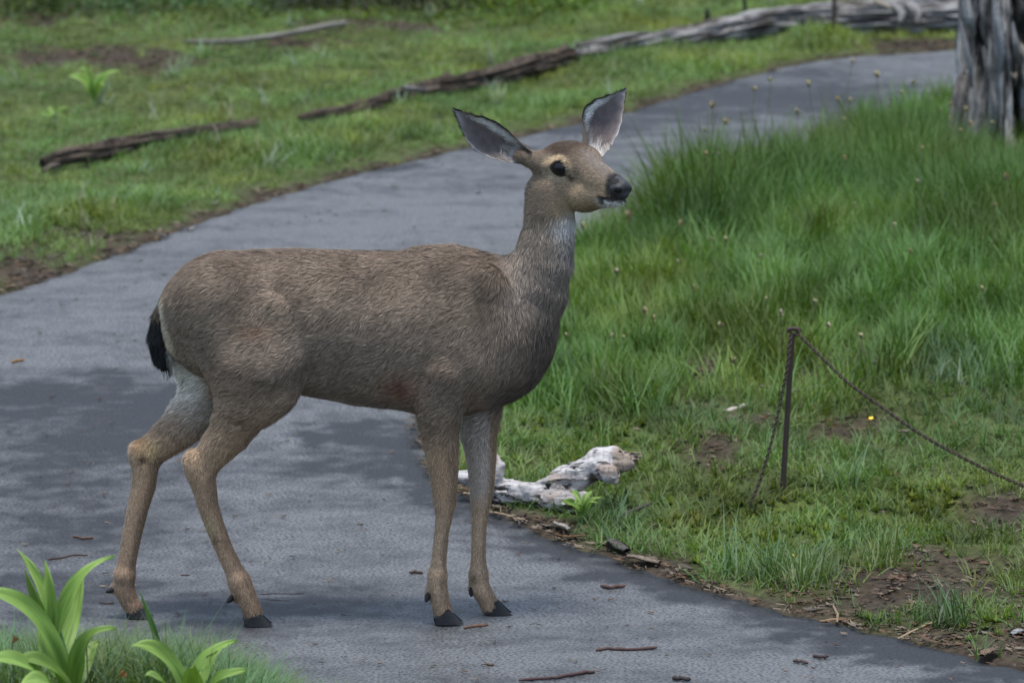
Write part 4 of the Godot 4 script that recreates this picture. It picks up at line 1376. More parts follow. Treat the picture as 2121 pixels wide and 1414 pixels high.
func make_twigs() -> void:
	var list := [
		[[Vector3(-1.1349, 0.0487, -9.7859), Vector3(-1.1054, 0.0472, -9.7673), Vector3(-1.0811, 0.0476, -9.7720)], 0.004, "short reddish twig left of the far hind leg on the asphalt", lin(0.10, 0.06, 0.045)],
		[[Vector3(-1.1715, 0.0317, -9.5679), Vector3(-1.1365, 0.0327, -9.5819), Vector3(-1.1091, 0.0347, -9.6097), Vector3(-1.0779, 0.0344, -9.6051)], 0.0035, "crooked thin twig behind the near plant's shoot, on the asphalt", lin(0.06, 0.04, 0.035)],
		[[Vector3(-1.0000, 0.0085, -9.1452), Vector3(-0.9803, 0.0082, -9.1354), Vector3(-0.9622, 0.0083, -9.1403)], 0.0025, "tiny dark twig left of the far hind hoof", lin(0.07, 0.05, 0.04)],
		[[Vector3(-0.8271, 0.0217, -9.4186), Vector3(-0.8031, 0.0217, -9.4186)], 0.002, "tiny red brown needle between the hind legs", lin(0.08, 0.05, 0.045)],
		[[Vector3(-0.6186, 0.0116, -9.2231), Vector3(-0.5780, 0.0120, -9.2327), Vector3(-0.5365, 0.0118, -9.2279), Vector3(-0.5097, 0.0120, -9.2327)], 0.0024, "long thin dark twig right of the near hind fetlock", lin(0.045, 0.035, 0.03)],
		[[Vector3(-0.6099, 0.0098, -9.1794), Vector3(-0.5680, 0.0092, -9.1648), Vector3(-0.5385, 0.0091, -9.1599)], 0.002, "thin forked twig just below the long one by the near hind hoof", lin(0.05, 0.04, 0.035)],
		[[Vector3(-0.2546, 0.0229, -9.4374), Vector3(-0.2390, 0.0232, -9.4420), Vector3(-0.2243, 0.0223, -9.4280)], 0.006, "stubby brown twig left of the near foreleg", lin(0.09, 0.065, 0.055)],
		[[Vector3(0.2189, 0.0152, -9.3000), Vector3(0.2423, 0.0145, -9.2857), Vector3(0.2771, 0.0152, -9.3000)], 0.0065, "short stout brown twig alone on asphalt right of the forelegs", lin(0.10, 0.065, 0.055)],
		[[Vector3(-0.1118, 0.0013, -8.8784), Vector3(-0.0858, 0.0016, -8.8933), Vector3(-0.0563, 0.0019, -8.9082)], 0.0055, "short brown twig in front of the forehooves", lin(0.12, 0.075, 0.055)],
		[[Vector3(0.1908, -0.0022, -8.6470), Vector3(0.2233, -0.0020, -8.6665), Vector3(0.2762, -0.0021, -8.6568), Vector3(0.3334, -0.0019, -8.6763)], 0.0055, "long straight brown twig at lower centre of the asphalt", lin(0.09, 0.06, 0.055)],
		[[Vector3(0.0155, -0.0049, -8.3514), Vector3(0.0745, -0.0047, -8.3700), Vector3(0.1014, -0.0047, -8.3794), Vector3(0.1449, -0.0044, -8.4169), Vector3(0.1851, -0.0043, -8.4311)], 0.0055, "long bent dark twig at the bottom edge of the path", lin(0.07, 0.045, 0.045)],
		[[Vector3(0.6398, -0.0034, -8.5406), Vector3(0.6544, -0.0034, -8.5310), Vector3(0.6686, -0.0036, -8.5166)], 0.006, "stubby dark twig, left of a pair on the lower right asphalt", lin(0.08, 0.06, 0.06)],
		[[Vector3(0.6854, -0.0028, -8.5936), Vector3(0.7018, -0.0030, -8.5791), Vector3(0.7224, -0.0029, -8.5888)], 0.0055, "stubby dark twig, right of a pair on the lower right asphalt", lin(0.06, 0.045, 0.045)],
		[[Vector3(0.3582, -0.0048, -8.3654), Vector3(0.3762, -0.0048, -8.3607), Vector3(0.3953, -0.0048, -8.3560)], 0.007, "stout dark twig at the bottom edge right of the long bent one", lin(0.05, 0.04, 0.04)],
		[[Vector3(0.0063, 0.0038, -8.9925), Vector3(0.0224, 0.0040, -8.9974), Vector3(0.0339, 0.0038, -8.9925)], 0.002, "tiny dark sliver ahead of the far forehoof", lin(0.05, 0.045, 0.04)],
		[[Vector3(0.0405, 0.0021, -8.9181), Vector3(0.0564, 0.0022, -8.9231), Vector3(0.0700, 0.0020, -8.9131)], 0.0025, "small dark sliver right of the forehooves", lin(0.05, 0.045, 0.04)],
		[[Vector3(-0.0571, -0.0037, -8.5070), Vector3(-0.0419, -0.0037, -8.5023)], 0.005, "small rounded brown crumb below the forehooves", lin(0.1, 0.075, 0.06)],
		[[Vector3(-1.5331, 0.2305, -11.6965), Vector3(-1.5029, 0.2336, -11.7275)], 0.006, "small orange brown chip on pale asphalt at the left edge", lin(0.22, 0.12, 0.05)],
		[[Vector3(0.2715, 0.0641, -9.9426), Vector3(0.3179, 0.0721, -10.0112), Vector3(0.3713, 0.0815, -10.0813)], 0.007, "dark twig in the short grass right of the driftwood", lin(0.07, 0.06, 0.055)],
		[[Vector3(-0.0644, 0.0695, -10.0255), Vector3(-0.0133, 0.0661, -9.9875), Vector3(0.0398, 0.0611, -9.9309)], 0.005, "pale twig lying along the path edge below the driftwood", lin(0.26, 0.2, 0.15)],
		[[Vector3(-0.1304, 0.0858, -10.2034), Vector3(-0.0784, 0.0845, -10.1888)], 0.006, "pale twig between the forelegs at the path edge", lin(0.35, 0.29, 0.22)],
		[[Vector3(0.8963, -0.0006, -8.7696), Vector3(0.9792, 0.0024, -8.9166), Vector3(1.0812, 0.0060, -9.0102)], 0.004, "long straw coloured stem on bare soil at lower right", lin(0.26, 0.2, 0.13)],
		[[Vector3(0.9860, -0.0006, -8.7695), Vector3(1.0459, 0.0001, -8.8033), Vector3(1.1418, 0.0016, -8.8501), Vector3(1.1980, 0.0016, -8.8391)], 0.0045, "dark thin branch lying on soil at the lower right", lin(0.045, 0.04, 0.038)],
		[[Vector3(1.1770, 0.0513, -9.6273), Vector3(1.2484, 0.0608, -9.7088), Vector3(1.3269, 0.0709, -9.7892)], 0.004, "grey thin stem leaning over soil at the right edge", lin(0.16, 0.14, 0.12)],
		[[Vector3(0.7733, 0.0078, -9.1145), Vector3(0.7780, 0.0045, -9.0170), Vector3(0.7687, 0.0024, -8.9330)], 0.005, "curved tan rootlet on the soil edge of the path", lin(0.2, 0.15, 0.11)],
		[[Vector3(0.7307, 0.0026, -8.9429), Vector3(0.7780, 0.0031, -8.9627)], 0.006, "flat tan stick at the soil edge of the path", lin(0.2, 0.14, 0.09)],
		[[Vector3(0.6104, 0.1987, -10.9022), Vector3(0.6430, 0.2034, -10.9165), Vector3(0.6775, 0.2097, -10.9392)], 0.010, "pale stick in short grass left of the hanging chain", lin(0.42, 0.38, 0.34)],
		[[Vector3(0.4662, 0.1774, -10.8248), Vector3(0.5220, 0.1839, -10.8449), Vector3(0.5644, 0.1902, -10.8674)], 0.006, "grey stick left of the pale stick in short grass", lin(0.22, 0.2, 0.18)],
		[[Vector3(0.7185, 0.2427, -11.1320), Vector3(0.8110, 0.2387, -11.0452), Vector3(1.0529, 0.2700, -11.0922)], 0.0045, "thin grey stick crossing the grass behind the post", lin(0.25, 0.24, 0.22)],
	]
	for e in list:
		var pts := []
		var rr := []
		var src: Array = e[0]
		var r: float = e[1]
		# finer, slightly crooked line
		var n := (src.size() - 1) * 4
		for k in n + 1:
			var f := k / 4.0
			var q := mini(int(f), src.size() - 2)
			var a: Vector3 = src[q]
			var b: Vector3 = src[q + 1]
			var p := a.lerp(b, f - q) + Vector3(rng.randfn() * r * 0.2, r * 0.75, rng.randfn() * r * 0.5)
			pts.append(p)
			rr.append(r * 0.72 * rng.randf_range(0.8, 1.12) * (0.7 if k == 0 or k == n else 1.0))
		var m := Mb.new()
		tube_into(m, pts, rr, 7, e[3])
		tag(obj("twig", m.mesh(), mats.dry), e[2], "twig", "twigs and sticks on path and grass")
	chip(Vector3(0.2917, 0.0307, -9.5540), Vector3(0.3729, 0.0278, -9.5119), 0.022, lin(0.30, 0.24, 0.19), "long tan bark chip on the path edge right of the driftwood", 0.012)
	chip(Vector3(0.1102, 0.0579, -9.8930), Vector3(0.1493, 0.0507, -9.8090), 0.014, lin(0.5, 0.46, 0.42), "pale bone like wood chip at the path edge below the driftwood", 0.014)
	chip(Vector3(0.1116, 0.0487, -9.7859), Vector3(0.1921, 0.0468, -9.7624), 0.010, lin(0.28, 0.17, 0.09), "orange brown flat chip on the path edge below the driftwood", 0.008)
	chip(Vector3(0.2492, 0.0424, -9.7066), Vector3(0.2935, 0.0351, -9.6141), 0.024, lin(0.13, 0.115, 0.11), "dark curled bark chip at the path edge, centre right", 0.014)
	chip(Vector3(0.0749, 0.0570, -9.8839), Vector3(0.1125, 0.0563, -9.8743), 0.008, lin(0.32, 0.28, 0.24), "thin pale chip beside the bone like one", 0.008)
	chip(Vector3(0.4011, 0.0206, -9.3997), Vector3(0.4683, 0.0224, -9.4274), 0.009, lin(0.24, 0.17, 0.10), "narrow straw coloured chip on the path edge under grass tufts", 0.008)
	chip(Vector3(1.0672, -0.0032, -8.5598), Vector3(1.1041, -0.0023, -8.6371), 0.02, lin(0.26, 0.19, 0.13), "tan leaf like chip at the lower right path edge", 0.012)
	chip(Vector3(0.2197, 0.0431, -9.7161), Vector3(0.2492, 0.0424, -9.7066), 0.008, lin(0.4, 0.35, 0.28), "tiny cream chip on the path edge", 0.008)
	chip(Vector3(1.1614, 0.0002, -8.7820), Vector3(1.1943, 0.0009, -8.8103), 0.016, lin(0.42, 0.42, 0.43), "pale grey stone like chip at the right edge in soil", 0.012)
	chip(Vector3(0.7381, 0.0469, -9.6634), Vector3(0.7586, 0.0486, -9.6740), 0.012, lin(0.32, 0.24, 0.18), "small tan chip in grass above the near path edge", 0.012)
	chip(Vector3(0.9524, 0.0606, -9.7431), Vector3(0.9673, 0.0580, -9.7168), 0.009, lin(0.36, 0.31, 0.25), "small cream chip on moss below the taut chain", 0.012)
	chip(Vector3(1.0785, 0.1854, -10.6030), Vector3(1.1033, 0.1833, -10.5828), 0.014, lin(0.34, 0.26, 0.2), "rounded tan chip under the taut chain", 0.012)
	chip(Vector3(-0.1382, 0.4949, -14.3566), Vector3(-0.1164, 0.4940, -14.3474), 0.010, lin(0.5, 0.5, 0.5), "small white flake on the far asphalt behind the neck", 0.004)
# ---------------------------------------------------------------- the deer
# a distance field of tapered capsules joined smoothly, meshed as surface nets
var fld := PackedFloat32Array()
var gn := Vector3i.ZERO
var go := Vector3.ZERO
var gc := 0.01
# the capsules of one limb, before they are joined to the rest
var cur := PackedFloat32Array()
var clo := Vector3i.ZERO
var chi := Vector3i.ZERO

func merge(k: float) -> void:
	var sx := gn.x
	var sxy := gn.x * gn.y
	for z in range(clo.z, chi.z + 1):
		for y in range(clo.y, chi.y + 1):
			var at := z * sxy + y * sx + clo.x
			for x in range(clo.x, chi.x + 1):
				var d := cur[at]
				if d < 0.9:
					cur[at] = 1.0
					var o := fld[at]
					var h := k - absf(o - d)
					if h > 0.0:
						fld[at] = minf(o, d) - h * h * 0.25 / k
					elif d < o:
						fld[at] = d
				at += 1
	clo = gn
	chi = Vector3i.ZERO

func grid(lo: Vector3, hi: Vector3, c: float) -> void:
	go = lo
	gc = c
	gn = Vector3i(int((hi.x - lo.x) / c) + 2, int((hi.y - lo.y) / c) + 2, int((hi.z - lo.z) / c) + 2)
	fld = PackedFloat32Array()
	fld.resize(gn.x * gn.y * gn.z)
	fld.fill(1.0)
	cur = fld.duplicate()
	clo = gn
	chi = Vector3i.ZERO

# zf squeezes the capsule along world z
func bone(a: Vector3, b: Vector3, ra: float, rb: float, zf: float, k: float) -> void:
	var rm := maxf(ra, rb) + k + gc * 2.0
	var x0 := maxi(0, int((minf(a.x, b.x) - rm - go.x) / gc))
	var x1 := mini(gn.x - 1, int((maxf(a.x, b.x) + rm - go.x) / gc) + 1)
	var y0 := maxi(0, int((minf(a.y, b.y) - rm - go.y) / gc))
	var y1 := mini(gn.y - 1, int((maxf(a.y, b.y) + rm - go.y) / gc) + 1)
	var z0 := maxi(0, int((minf(a.z, b.z) - rm - go.z) / gc))
	var z1 := mini(gn.z - 1, int((maxf(a.z, b.z) + rm - go.z) / gc) + 1)
	var iz := 1.0 / zf
	clo = clo.min(Vector3i(x0, y0, z0))
	chi = chi.max(Vector3i(x1, y1, z1))
	var abx := b.x - a.x
	var aby := b.y - a.y
	var abz := b.z - a.z
	var i2 := 1.0 / maxf(abx * abx + aby * aby + abz * abz, 1e-8)
	var band := k + gc * 2.5
	var dr := rb - ra
	var sx := gn.x
	var sxy := gn.x * gn.y
	for z in range(z0, z1 + 1):
		var pz := go.z + z * gc - a.z
		for y in range(y0, y1 + 1):
			var py := go.y + y * gc - a.y
			var at := z * sxy + y * sx + x0
			var yz := py * aby + pz * abz
			for x in range(x0, x1 + 1):
				var px := go.x + x * gc - a.x
				var t := clampf((px * abx + yz) * i2, 0.0, 1.0)
				var dx := px - abx * t
				var dy := py - aby * t
				var dz := (pz - abz * t) * iz
				var d := sqrt(dx * dx + dy * dy + dz * dz) - ra - dr * t
				if d < band and d < cur[at]:
					cur[at] = d
				at += 1

# mesh of the zero surface; keep(p) is a half space: dot(p, kn) >= kd
func nets(kn := Vector3.ZERO, kd := 0.0) -> Mb:
	var m := Mb.new()
	var sx := gn.x
	var sxy := gn.x * gn.y
	var idx := PackedInt32Array()
	idx.resize(fld.size())
	idx.fill(-1)
	var off := [0, 1, sx, sx + 1, sxy, sxy + 1, sxy + sx, sxy + sx + 1]
	var edges := [[0, 1], [2, 3], [4, 5], [6, 7], [0, 2], [1, 3], [4, 6], [5, 7], [0, 4], [1, 5], [2, 6], [3, 7]]
	var far := gc * 2.2
	var f := [0.0, 0.0, 0.0, 0.0, 0.0, 0.0, 0.0, 0.0]
	for z in gn.z - 1:
		for y in gn.y - 1:
			var at := z * sxy + y * sx
			for x in gn.x - 1:
				var v0 := fld[at]
				if v0 > far or v0 < -far:
					at += 1
					continue
				var neg := 0
				for k in 8:
					var q := fld[at + off[k]]
					f[k] = q
					if q < 0.0:
						neg += 1
				if neg > 0 and neg < 8:
					var sum := Vector3.ZERO
					var cnt := 0
					for e in edges:
						var a: float = f[e[0]]
						var b: float = f[e[1]]
						if (a < 0.0) != (b < 0.0):
							var t := a / (a - b)
							var ka: int = e[0]
							var kb: int = e[1]
							var pa := Vector3(ka & 1, (ka >> 1) & 1, ka >> 2)
							var pb := Vector3(kb & 1, (kb >> 1) & 1, kb >> 2)
							sum += pa.lerp(pb, t)
							cnt += 1
					var p := go + (Vector3(x, y, z) + sum / cnt) * gc
					var n := Vector3(f[1] + f[3] + f[5] + f[7] - f[0] - f[2] - f[4] - f[6], f[2] + f[3] + f[6] + f[7] - f[0] - f[1] - f[4] - f[5], f[4] + f[5] + f[6] + f[7] - f[0] - f[1] - f[2] - f[3])
					if kn == Vector3.ZERO or p.dot(kn) >= kd:
						idx[at] = m.add(p, n.normalized())
				at += 1
	for z in range(1, gn.z - 1):
		for y in range(1, gn.y - 1):
			var at := z * sxy + y * sx + 1
			for x in range(1, gn.x - 1):
				if idx[at] >= 0:
					var v := fld[at]
					var neg := v < 0.0
					if (fld[at + 1] < 0.0) != neg:
						nq(m, idx[at], idx[at - sx], idx[at - sx - sxy], idx[at - sxy])
					if (fld[at + sx] < 0.0) != neg:
						nq(m, idx[at], idx[at - 1], idx[at - 1 - sxy], idx[at - sxy])
					if (fld[at + sxy] < 0.0) != neg:
						nq(m, idx[at], idx[at - 1], idx[at - 1 - sx], idx[at - sx])
				at += 1
	return m

func nq(m: Mb, a: int, b: int, c: int, d: int) -> void:
	if a >= 0 and b >= 0 and c >= 0 and d >= 0:
		m.quad(a, b, c, d)

var head_t := Transform3D()
var head_inv := Transform3D()

func hb(a: Vector3, b: Vector3, ra: float, rb: float, k := 0.012) -> void:
	bone(head_t * a, head_t * b, ra, rb, 1.0, k)
	merge(k)
	if absf(a.z) > 0.0001 or absf(b.z) > 0.0001:
		bone(head_t * Vector3(a.x, a.y, -a.z), head_t * Vector3(b.x, b.y, -b.z), ra, rb, 1.0, k)
		merge(k)

func neck_bones() -> void:
	bone(Vector3(-0.0187, 0.7205, -8.9700), Vector3(0.0379, 0.7936, -8.9700), 0.1214, 0.0933, 0.74, 0.03)
	bone(Vector3(0.0379, 0.7936, -8.9700), Vector3(0.0741, 0.8625, -8.9650), 0.0933, 0.0697, 0.74, 0.03)
	bone(Vector3(0.0741, 0.8625, -8.9650), Vector3(0.0875, 0.9421, -8.9650), 0.0697, 0.0584, 0.74, 0.03)
	bone(Vector3(0.0875, 0.9421, -8.9650), Vector3(0.0897, 1.0215, -8.9650), 0.0584, 0.0562, 0.74, 0.03)
	merge(0.03)

func head_bones() -> void:
	hb(Vector3(-0.048, -0.018, 0), Vector3(-0.008, -0.010, 0), 0.055, 0.053, 0.02)
	hb(Vector3(-0.03, 0.006, 0.018), Vector3(0.012, 0.002, 0.026), 0.036, 0.032, 0.015)
	hb(Vector3(0.0, -0.006, 0.040), Vector3(0.010, -0.010, 0.037), 0.023, 0.020, 0.012)
	hb(Vector3(0.012, -0.010, 0), Vector3(0.080, -0.028, 0), 0.044, 0.032, 0.02)
	hb(Vector3(0.080, -0.028, 0), Vector3(0.140, -0.035, 0), 0.033, 0.0245, 0.015)
	hb(Vector3(-0.045, -0.062, 0.016), Vector3(0.040, -0.070, 0.010), 0.040, 0.034, 0.02)
	hb(Vector3(0.040, -0.068, 0.010), Vector3(0.128, -0.058, 0.005), 0.034, 0.0215, 0.015)
	hb(Vector3(-0.035, -0.048, 0.026), Vector3(0.0, -0.048, 0.026), 0.034, 0.030, 0.015)
	hb(Vector3(0.136, -0.036, 0), Vector3(0.144, -0.037, 0), 0.0225, 0.0205, 0.01)
	hb(Vector3(0.130, -0.062, 0), Vector3(0.150, -0.062, 0), 0.018, 0.0125, 0.006)
	# ear roots
	bone(Vector3(0.0760, 1.0921, -8.9600), Vector3(0.0444, 1.1020, -8.9500), 0.0314, 0.0179, 1, 0.02)
	bone(Vector3(0.0444, 1.1020, -8.9500), Vector3(0.0242, 1.1119, -8.9400), 0.0179, 0.0123, 1, 0.02)
	merge(0.02)
	bone(Vector3(0.1408, 1.0975, -9.0000), Vector3(0.1625, 1.1098, -9.0150), 0.0293, 0.0181, 1, 0.02)
	merge(0.02)

func make_deer() -> void:
	var label := "brown grey doe standing side on across the asphalt path, head turned to the camera"
	var deer := thing("deer", label, "deer", Vector3(0.0, 0.0, -8.97))
	var th := deg_to_rad(46.0)
	var ph := deg_to_rad(6.0)
	var f := Vector3(cos(th) * cos(ph), -sin(ph), sin(th) * cos(ph))
	var r := f.cross(Vector3.UP).normalized()
	var u := r.cross(f)
	head_t = Transform3D(Basis(f, u, r), Vector3(0.1504, 1.0939, -8.9650))
	head_inv = head_t.affine_inverse()
	# body: trunk, neck and legs in one field
	grid(Vector3(-0.9722, -0.02, -9.20), Vector3(0.1813, 1.0493, -8.74), 0.0065)
	bone(Vector3(-0.6694, 0.7308, -8.9700), Vector3(-0.5901, 0.7228, -8.9700), 0.1529, 0.1641, 0.66, 0.04)
	bone(Vector3(-0.5901, 0.7228, -8.9700), Vector3(-0.4994, 0.7205, -8.9700), 0.1641, 0.1686, 0.66, 0.04)
	bone(Vector3(-0.4994, 0.7205, -8.9700), Vector3(-0.3408, 0.7022, -8.9700), 0.1686, 0.1821, 0.66, 0.04)
	bone(Vector3(-0.3408, 0.7022, -8.9700), Vector3(-0.1480, 0.6930, -8.9700), 0.1821, 0.1911, 0.66, 0.04)
	merge(0.04)
	bone(Vector3(-0.1480, 0.6930, -8.9700), Vector3(-0.0686, 0.6884, -8.9700), 0.1911, 0.1686, 0.62, 0.04)
	bone(Vector3(-0.0686, 0.6884, -8.9700), Vector3(-0.0096, 0.6884, -8.9700), 0.1686, 0.0967, 0.62, 0.04)
	merge(0.04)
	bone(Vector3(-0.0006, 0.6953, -8.9700), Vector3(-0.0301, 0.6380, -8.9700), 0.0843, 0.0899, 0.7, 0.03)
	merge(0.03)
	bone(Vector3(-0.2042, 0.8506, -8.9700), Vector3(-0.1250, 0.8483, -8.9700), 0.0371, 0.0393, 0.62, 0.03)
	bone(Vector3(-0.1250, 0.8483, -8.9700), Vector3(-0.0572, 0.8369, -8.9700), 0.0393, 0.0382, 0.62, 0.03)
	merge(0.03)
	bone(Vector3(-0.7485, 0.7479, -8.9700), Vector3(-0.7662, 0.6907, -8.9700), 0.0697, 0.0472, 0.8, 0.03)
	merge(0.03)
	neck_bones()
	# shoulders
	bone(Vector3(-0.0848, 0.7909, -8.9000), Vector3(-0.1130, 0.6455, -8.8850), 0.0781, 0.0868, 0.55, 0.03)
	bone(Vector3(-0.1130, 0.6455, -8.8850), Vector3(-0.1639, 0.5765, -8.8900), 0.0868, 0.0579, 0.55, 0.03)
	merge(0.03)
	bone(Vector3(-0.0862, 0.7734, -9.0400), Vector3(-0.0980, 0.6214, -9.0550), 0.0793, 0.0885, 0.55, 0.03)
	bone(Vector3(-0.0980, 0.6214, -9.0550), Vector3(-0.0808, 0.5527, -9.0500), 0.0885, 0.0567, 0.55, 0.03)
	merge(0.03)
	# near foreleg
	bone(Vector3(-0.1469, 0.6106, -8.8900), Vector3(-0.1686, 0.5187, -8.8950), 0.0646, 0.0524, 1, 0.016)
	bone(Vector3(-0.1686, 0.5187, -8.8950), Vector3(-0.1678, 0.4605, -8.9020), 0.0524, 0.0424, 1, 0.016)
	bone(Vector3(-0.1678, 0.4605, -8.9020), Vector3(-0.1624, 0.4022, -8.9080), 0.0424, 0.0368, 1, 0.016)
	bone(Vector3(-0.1624, 0.4022, -8.9080), Vector3(-0.1592, 0.3436, -8.9150), 0.0368, 0.0313, 1, 0.016)
	bone(Vector3(-0.1592, 0.3436, -8.9150), Vector3(-0.1583, 0.2967, -8.9200), 0.0313, 0.0268, 1, 0.016)
	bone(Vector3(-0.1583, 0.2967, -8.9200), Vector3(-0.1595, 0.2664, -8.9220), 0.0268, 0.0201, 1, 0.016)
	bone(Vector3(-0.1595, 0.2664, -8.9220), Vector3(-0.1654, 0.2266, -8.9250), 0.0201, 0.0168, 1, 0.016)
	bone(Vector3(-0.1654, 0.2266, -8.9250), Vector3(-0.1713, 0.1678, -8.9300), 0.0168, 0.0168, 1, 0.016)
	bone(Vector3(-0.1713, 0.1678, -8.9300), Vector3(-0.1760, 0.1211, -8.9320), 0.0168, 0.0201, 1, 0.016)
	merge(0.016)
	bone(Vector3(-0.1760, 0.1211, -8.9320), Vector3(-0.1773, 0.0884, -8.9330), 0.0213, 0.0246, 1, 0.01)
	bone(Vector3(-0.1773, 0.0884, -8.9330), Vector3(-0.1694, 0.0557, -8.9340), 0.0246, 0.0218, 1, 0.01)
	bone(Vector3(-0.1694, 0.0557, -8.9340), Vector3(-0.1626, 0.0278, -8.9340), 0.0218, 0.0224, 1, 0.01)
	merge(0.01)
	bone(Vector3(-0.1909, 0.0838, -8.9330), Vector3(-0.1967, 0.0768, -8.9330), 0.0134, 0.0101, 1, 0.006)
	merge(0.006)
	# far foreleg
	bone(Vector3(-0.0693, 0.5882, -9.0450), Vector3(-0.0694, 0.4955, -9.0450), 0.0657, 0.0453, 1, 0.016)
	bone(Vector3(-0.0694, 0.4955, -9.0450), Vector3(-0.0786, 0.4374, -9.0450), 0.0453, 0.0419, 1, 0.016)
	bone(Vector3(-0.0786, 0.4374, -9.0450), Vector3(-0.0729, 0.3801, -9.0400), 0.0419, 0.0351, 1, 0.016)
	bone(Vector3(-0.0729, 0.3801, -9.0400), Vector3(-0.0718, 0.3227, -9.0350), 0.0351, 0.0294, 1, 0.016)
	bone(Vector3(-0.0718, 0.3227, -9.0350), Vector3(-0.0741, 0.2813, -9.0320), 0.0294, 0.0249, 1, 0.016)
	bone(Vector3(-0.0741, 0.2813, -9.0320), Vector3(-0.0764, 0.2466, -9.0300), 0.0249, 0.0187, 1, 0.016)
	bone(Vector3(-0.0764, 0.2466, -9.0300), Vector3(-0.0788, 0.2073, -9.0280), 0.0187, 0.0170, 1, 0.016)
	bone(Vector3(-0.0788, 0.2073, -9.0280), Vector3(-0.0800, 0.1490, -9.0270), 0.0170, 0.0170, 1, 0.016)
	bone(Vector3(-0.0800, 0.1490, -9.0270), Vector3(-0.0800, 0.1022, -9.0270), 0.0170, 0.0204, 1, 0.016)
	merge(0.016)
	bone(Vector3(-0.0800, 0.1022, -9.0270), Vector3(-0.0777, 0.0742, -9.0260), 0.0221, 0.0238, 1, 0.01)
	bone(Vector3(-0.0777, 0.0742, -9.0260), Vector3(-0.0628, 0.0486, -9.0250), 0.0238, 0.0215, 1, 0.01)
	bone(Vector3(-0.0628, 0.0486, -9.0250), Vector3(-0.0524, 0.0275, -9.0250), 0.0215, 0.0226, 1, 0.01)
	merge(0.01)
	bone(Vector3(-0.0904, 0.0764, -9.0270), Vector3(-0.0950, 0.0694, -9.0270), 0.0136, 0.0102, 1, 0.006)
	merge(0.006)
	# haunches
	bone(Vector3(-0.6640, 0.7569, -8.9000), Vector3(-0.6077, 0.6568, -8.8850), 0.1115, 0.1158, 0.55, 0.035)
	bone(Vector3(-0.6077, 0.6568, -8.8850), Vector3(-0.5858, 0.5886, -8.8850), 0.1158, 0.0935, 0.55, 0.035)
	merge(0.035)
	bone(Vector3(-0.6943, 0.7287, -9.0300), Vector3(-0.7007, 0.6293, -9.0400), 0.1132, 0.1042, 0.5, 0.035)
	bone(Vector3(-0.7007, 0.6293, -9.0400), Vector3(-0.6971, 0.5650, -9.0450), 0.1042, 0.0861, 0.5, 0.035)
	merge(0.035)
	bone(Vector3(-0.5607, 0.7501, -8.8650), Vector3(-0.5335, 0.6483, -8.8650), 0.0444, 0.0489, 0.4, 0.02)
	bone(Vector3(-0.5335, 0.6483, -8.8650), Vector3(-0.5459, 0.5787, -8.8750), 0.0489, 0.0400, 0.4, 0.02)
	merge(0.02)
	# near hind leg
	bone(Vector3(-0.5967, 0.6227, -8.8850), Vector3(-0.6180, 0.5469, -8.8900), 0.1024, 0.0758, 0.75, 0.022)
	bone(Vector3(-0.6180, 0.5469, -8.8900), Vector3(-0.6574, 0.4708, -8.8950), 0.0758, 0.0502, 0.75, 0.022)
	bone(Vector3(-0.6574, 0.4708, -8.8950), Vector3(-0.7059, 0.4105, -8.9000), 0.0502, 0.0368, 0.75, 0.022)
	bone(Vector3(-0.7059, 0.4105, -8.9000), Vector3(-0.7312, 0.3826, -8.9020), 0.0368, 0.0368, 0.75, 0.022)
	merge(0.022)
	bone(Vector3(-0.7446, 0.4010, -8.9020), Vector3(-0.7271, 0.3570, -8.9040), 0.0245, 0.0312, 1, 0.014)
	bone(Vector3(-0.7271, 0.3570, -8.9040), Vector3(-0.7144, 0.2923, -8.9060), 0.0312, 0.0240, 1, 0.014)
	bone(Vector3(-0.7144, 0.2923, -8.9060), Vector3(-0.6981, 0.2413, -8.9080), 0.0240, 0.0218, 1, 0.014)
	bone(Vector3(-0.6981, 0.2413, -8.9080), Vector3(-0.6761, 0.1833, -8.9100), 0.0218, 0.0201, 1, 0.014)
	bone(Vector3(-0.6761, 0.1833, -8.9100), Vector3(-0.6551, 0.1368, -8.9110), 0.0201, 0.0212, 1, 0.014)
	bone(Vector3(-0.6551, 0.1368, -8.9110), Vector3(-0.6440, 0.1114, -8.9110), 0.0212, 0.0246, 1, 0.014)
	merge(0.014)
	bone(Vector3(-0.6440, 0.1114, -8.9110), Vector3(-0.6340, 0.0859, -8.9110), 0.0246, 0.0268, 1, 0.01)
	bone(Vector3(-0.6340, 0.0859, -8.9110), Vector3(-0.6195, 0.0558, -8.9110), 0.0268, 0.0223, 1, 0.01)
	bone(Vector3(-0.6195, 0.0558, -8.9110), Vector3(-0.6117, 0.0349, -8.9110), 0.0223, 0.0223, 1, 0.01)
	merge(0.01)
	bone(Vector3(-0.6522, 0.0790, -8.9110), Vector3(-0.6591, 0.0720, -8.9110), 0.0145, 0.0101, 1, 0.006)
	merge(0.006)
	# far hind leg
	bone(Vector3(-0.6975, 0.5701, -9.0500), Vector3(-0.7345, 0.5092, -9.0460), 0.0862, 0.0657, 0.75, 0.022)
	bone(Vector3(-0.7345, 0.5092, -9.0460), Vector3(-0.7911, 0.4537, -9.0300), 0.0657, 0.0464, 0.75, 0.022)
	bone(Vector3(-0.7911, 0.4537, -9.0300), Vector3(-0.8453, 0.4121, -9.0150), 0.0464, 0.0373, 0.75, 0.022)
	bone(Vector3(-0.8453, 0.4121, -9.0150), Vector3(-0.8702, 0.3921, -9.0100), 0.0373, 0.0361, 0.75, 0.022)
	merge(0.022)
	bone(Vector3(-0.8815, 0.4037, -9.0100), Vector3(-0.8705, 0.3712, -9.0100), 0.0248, 0.0316, 1, 0.014)
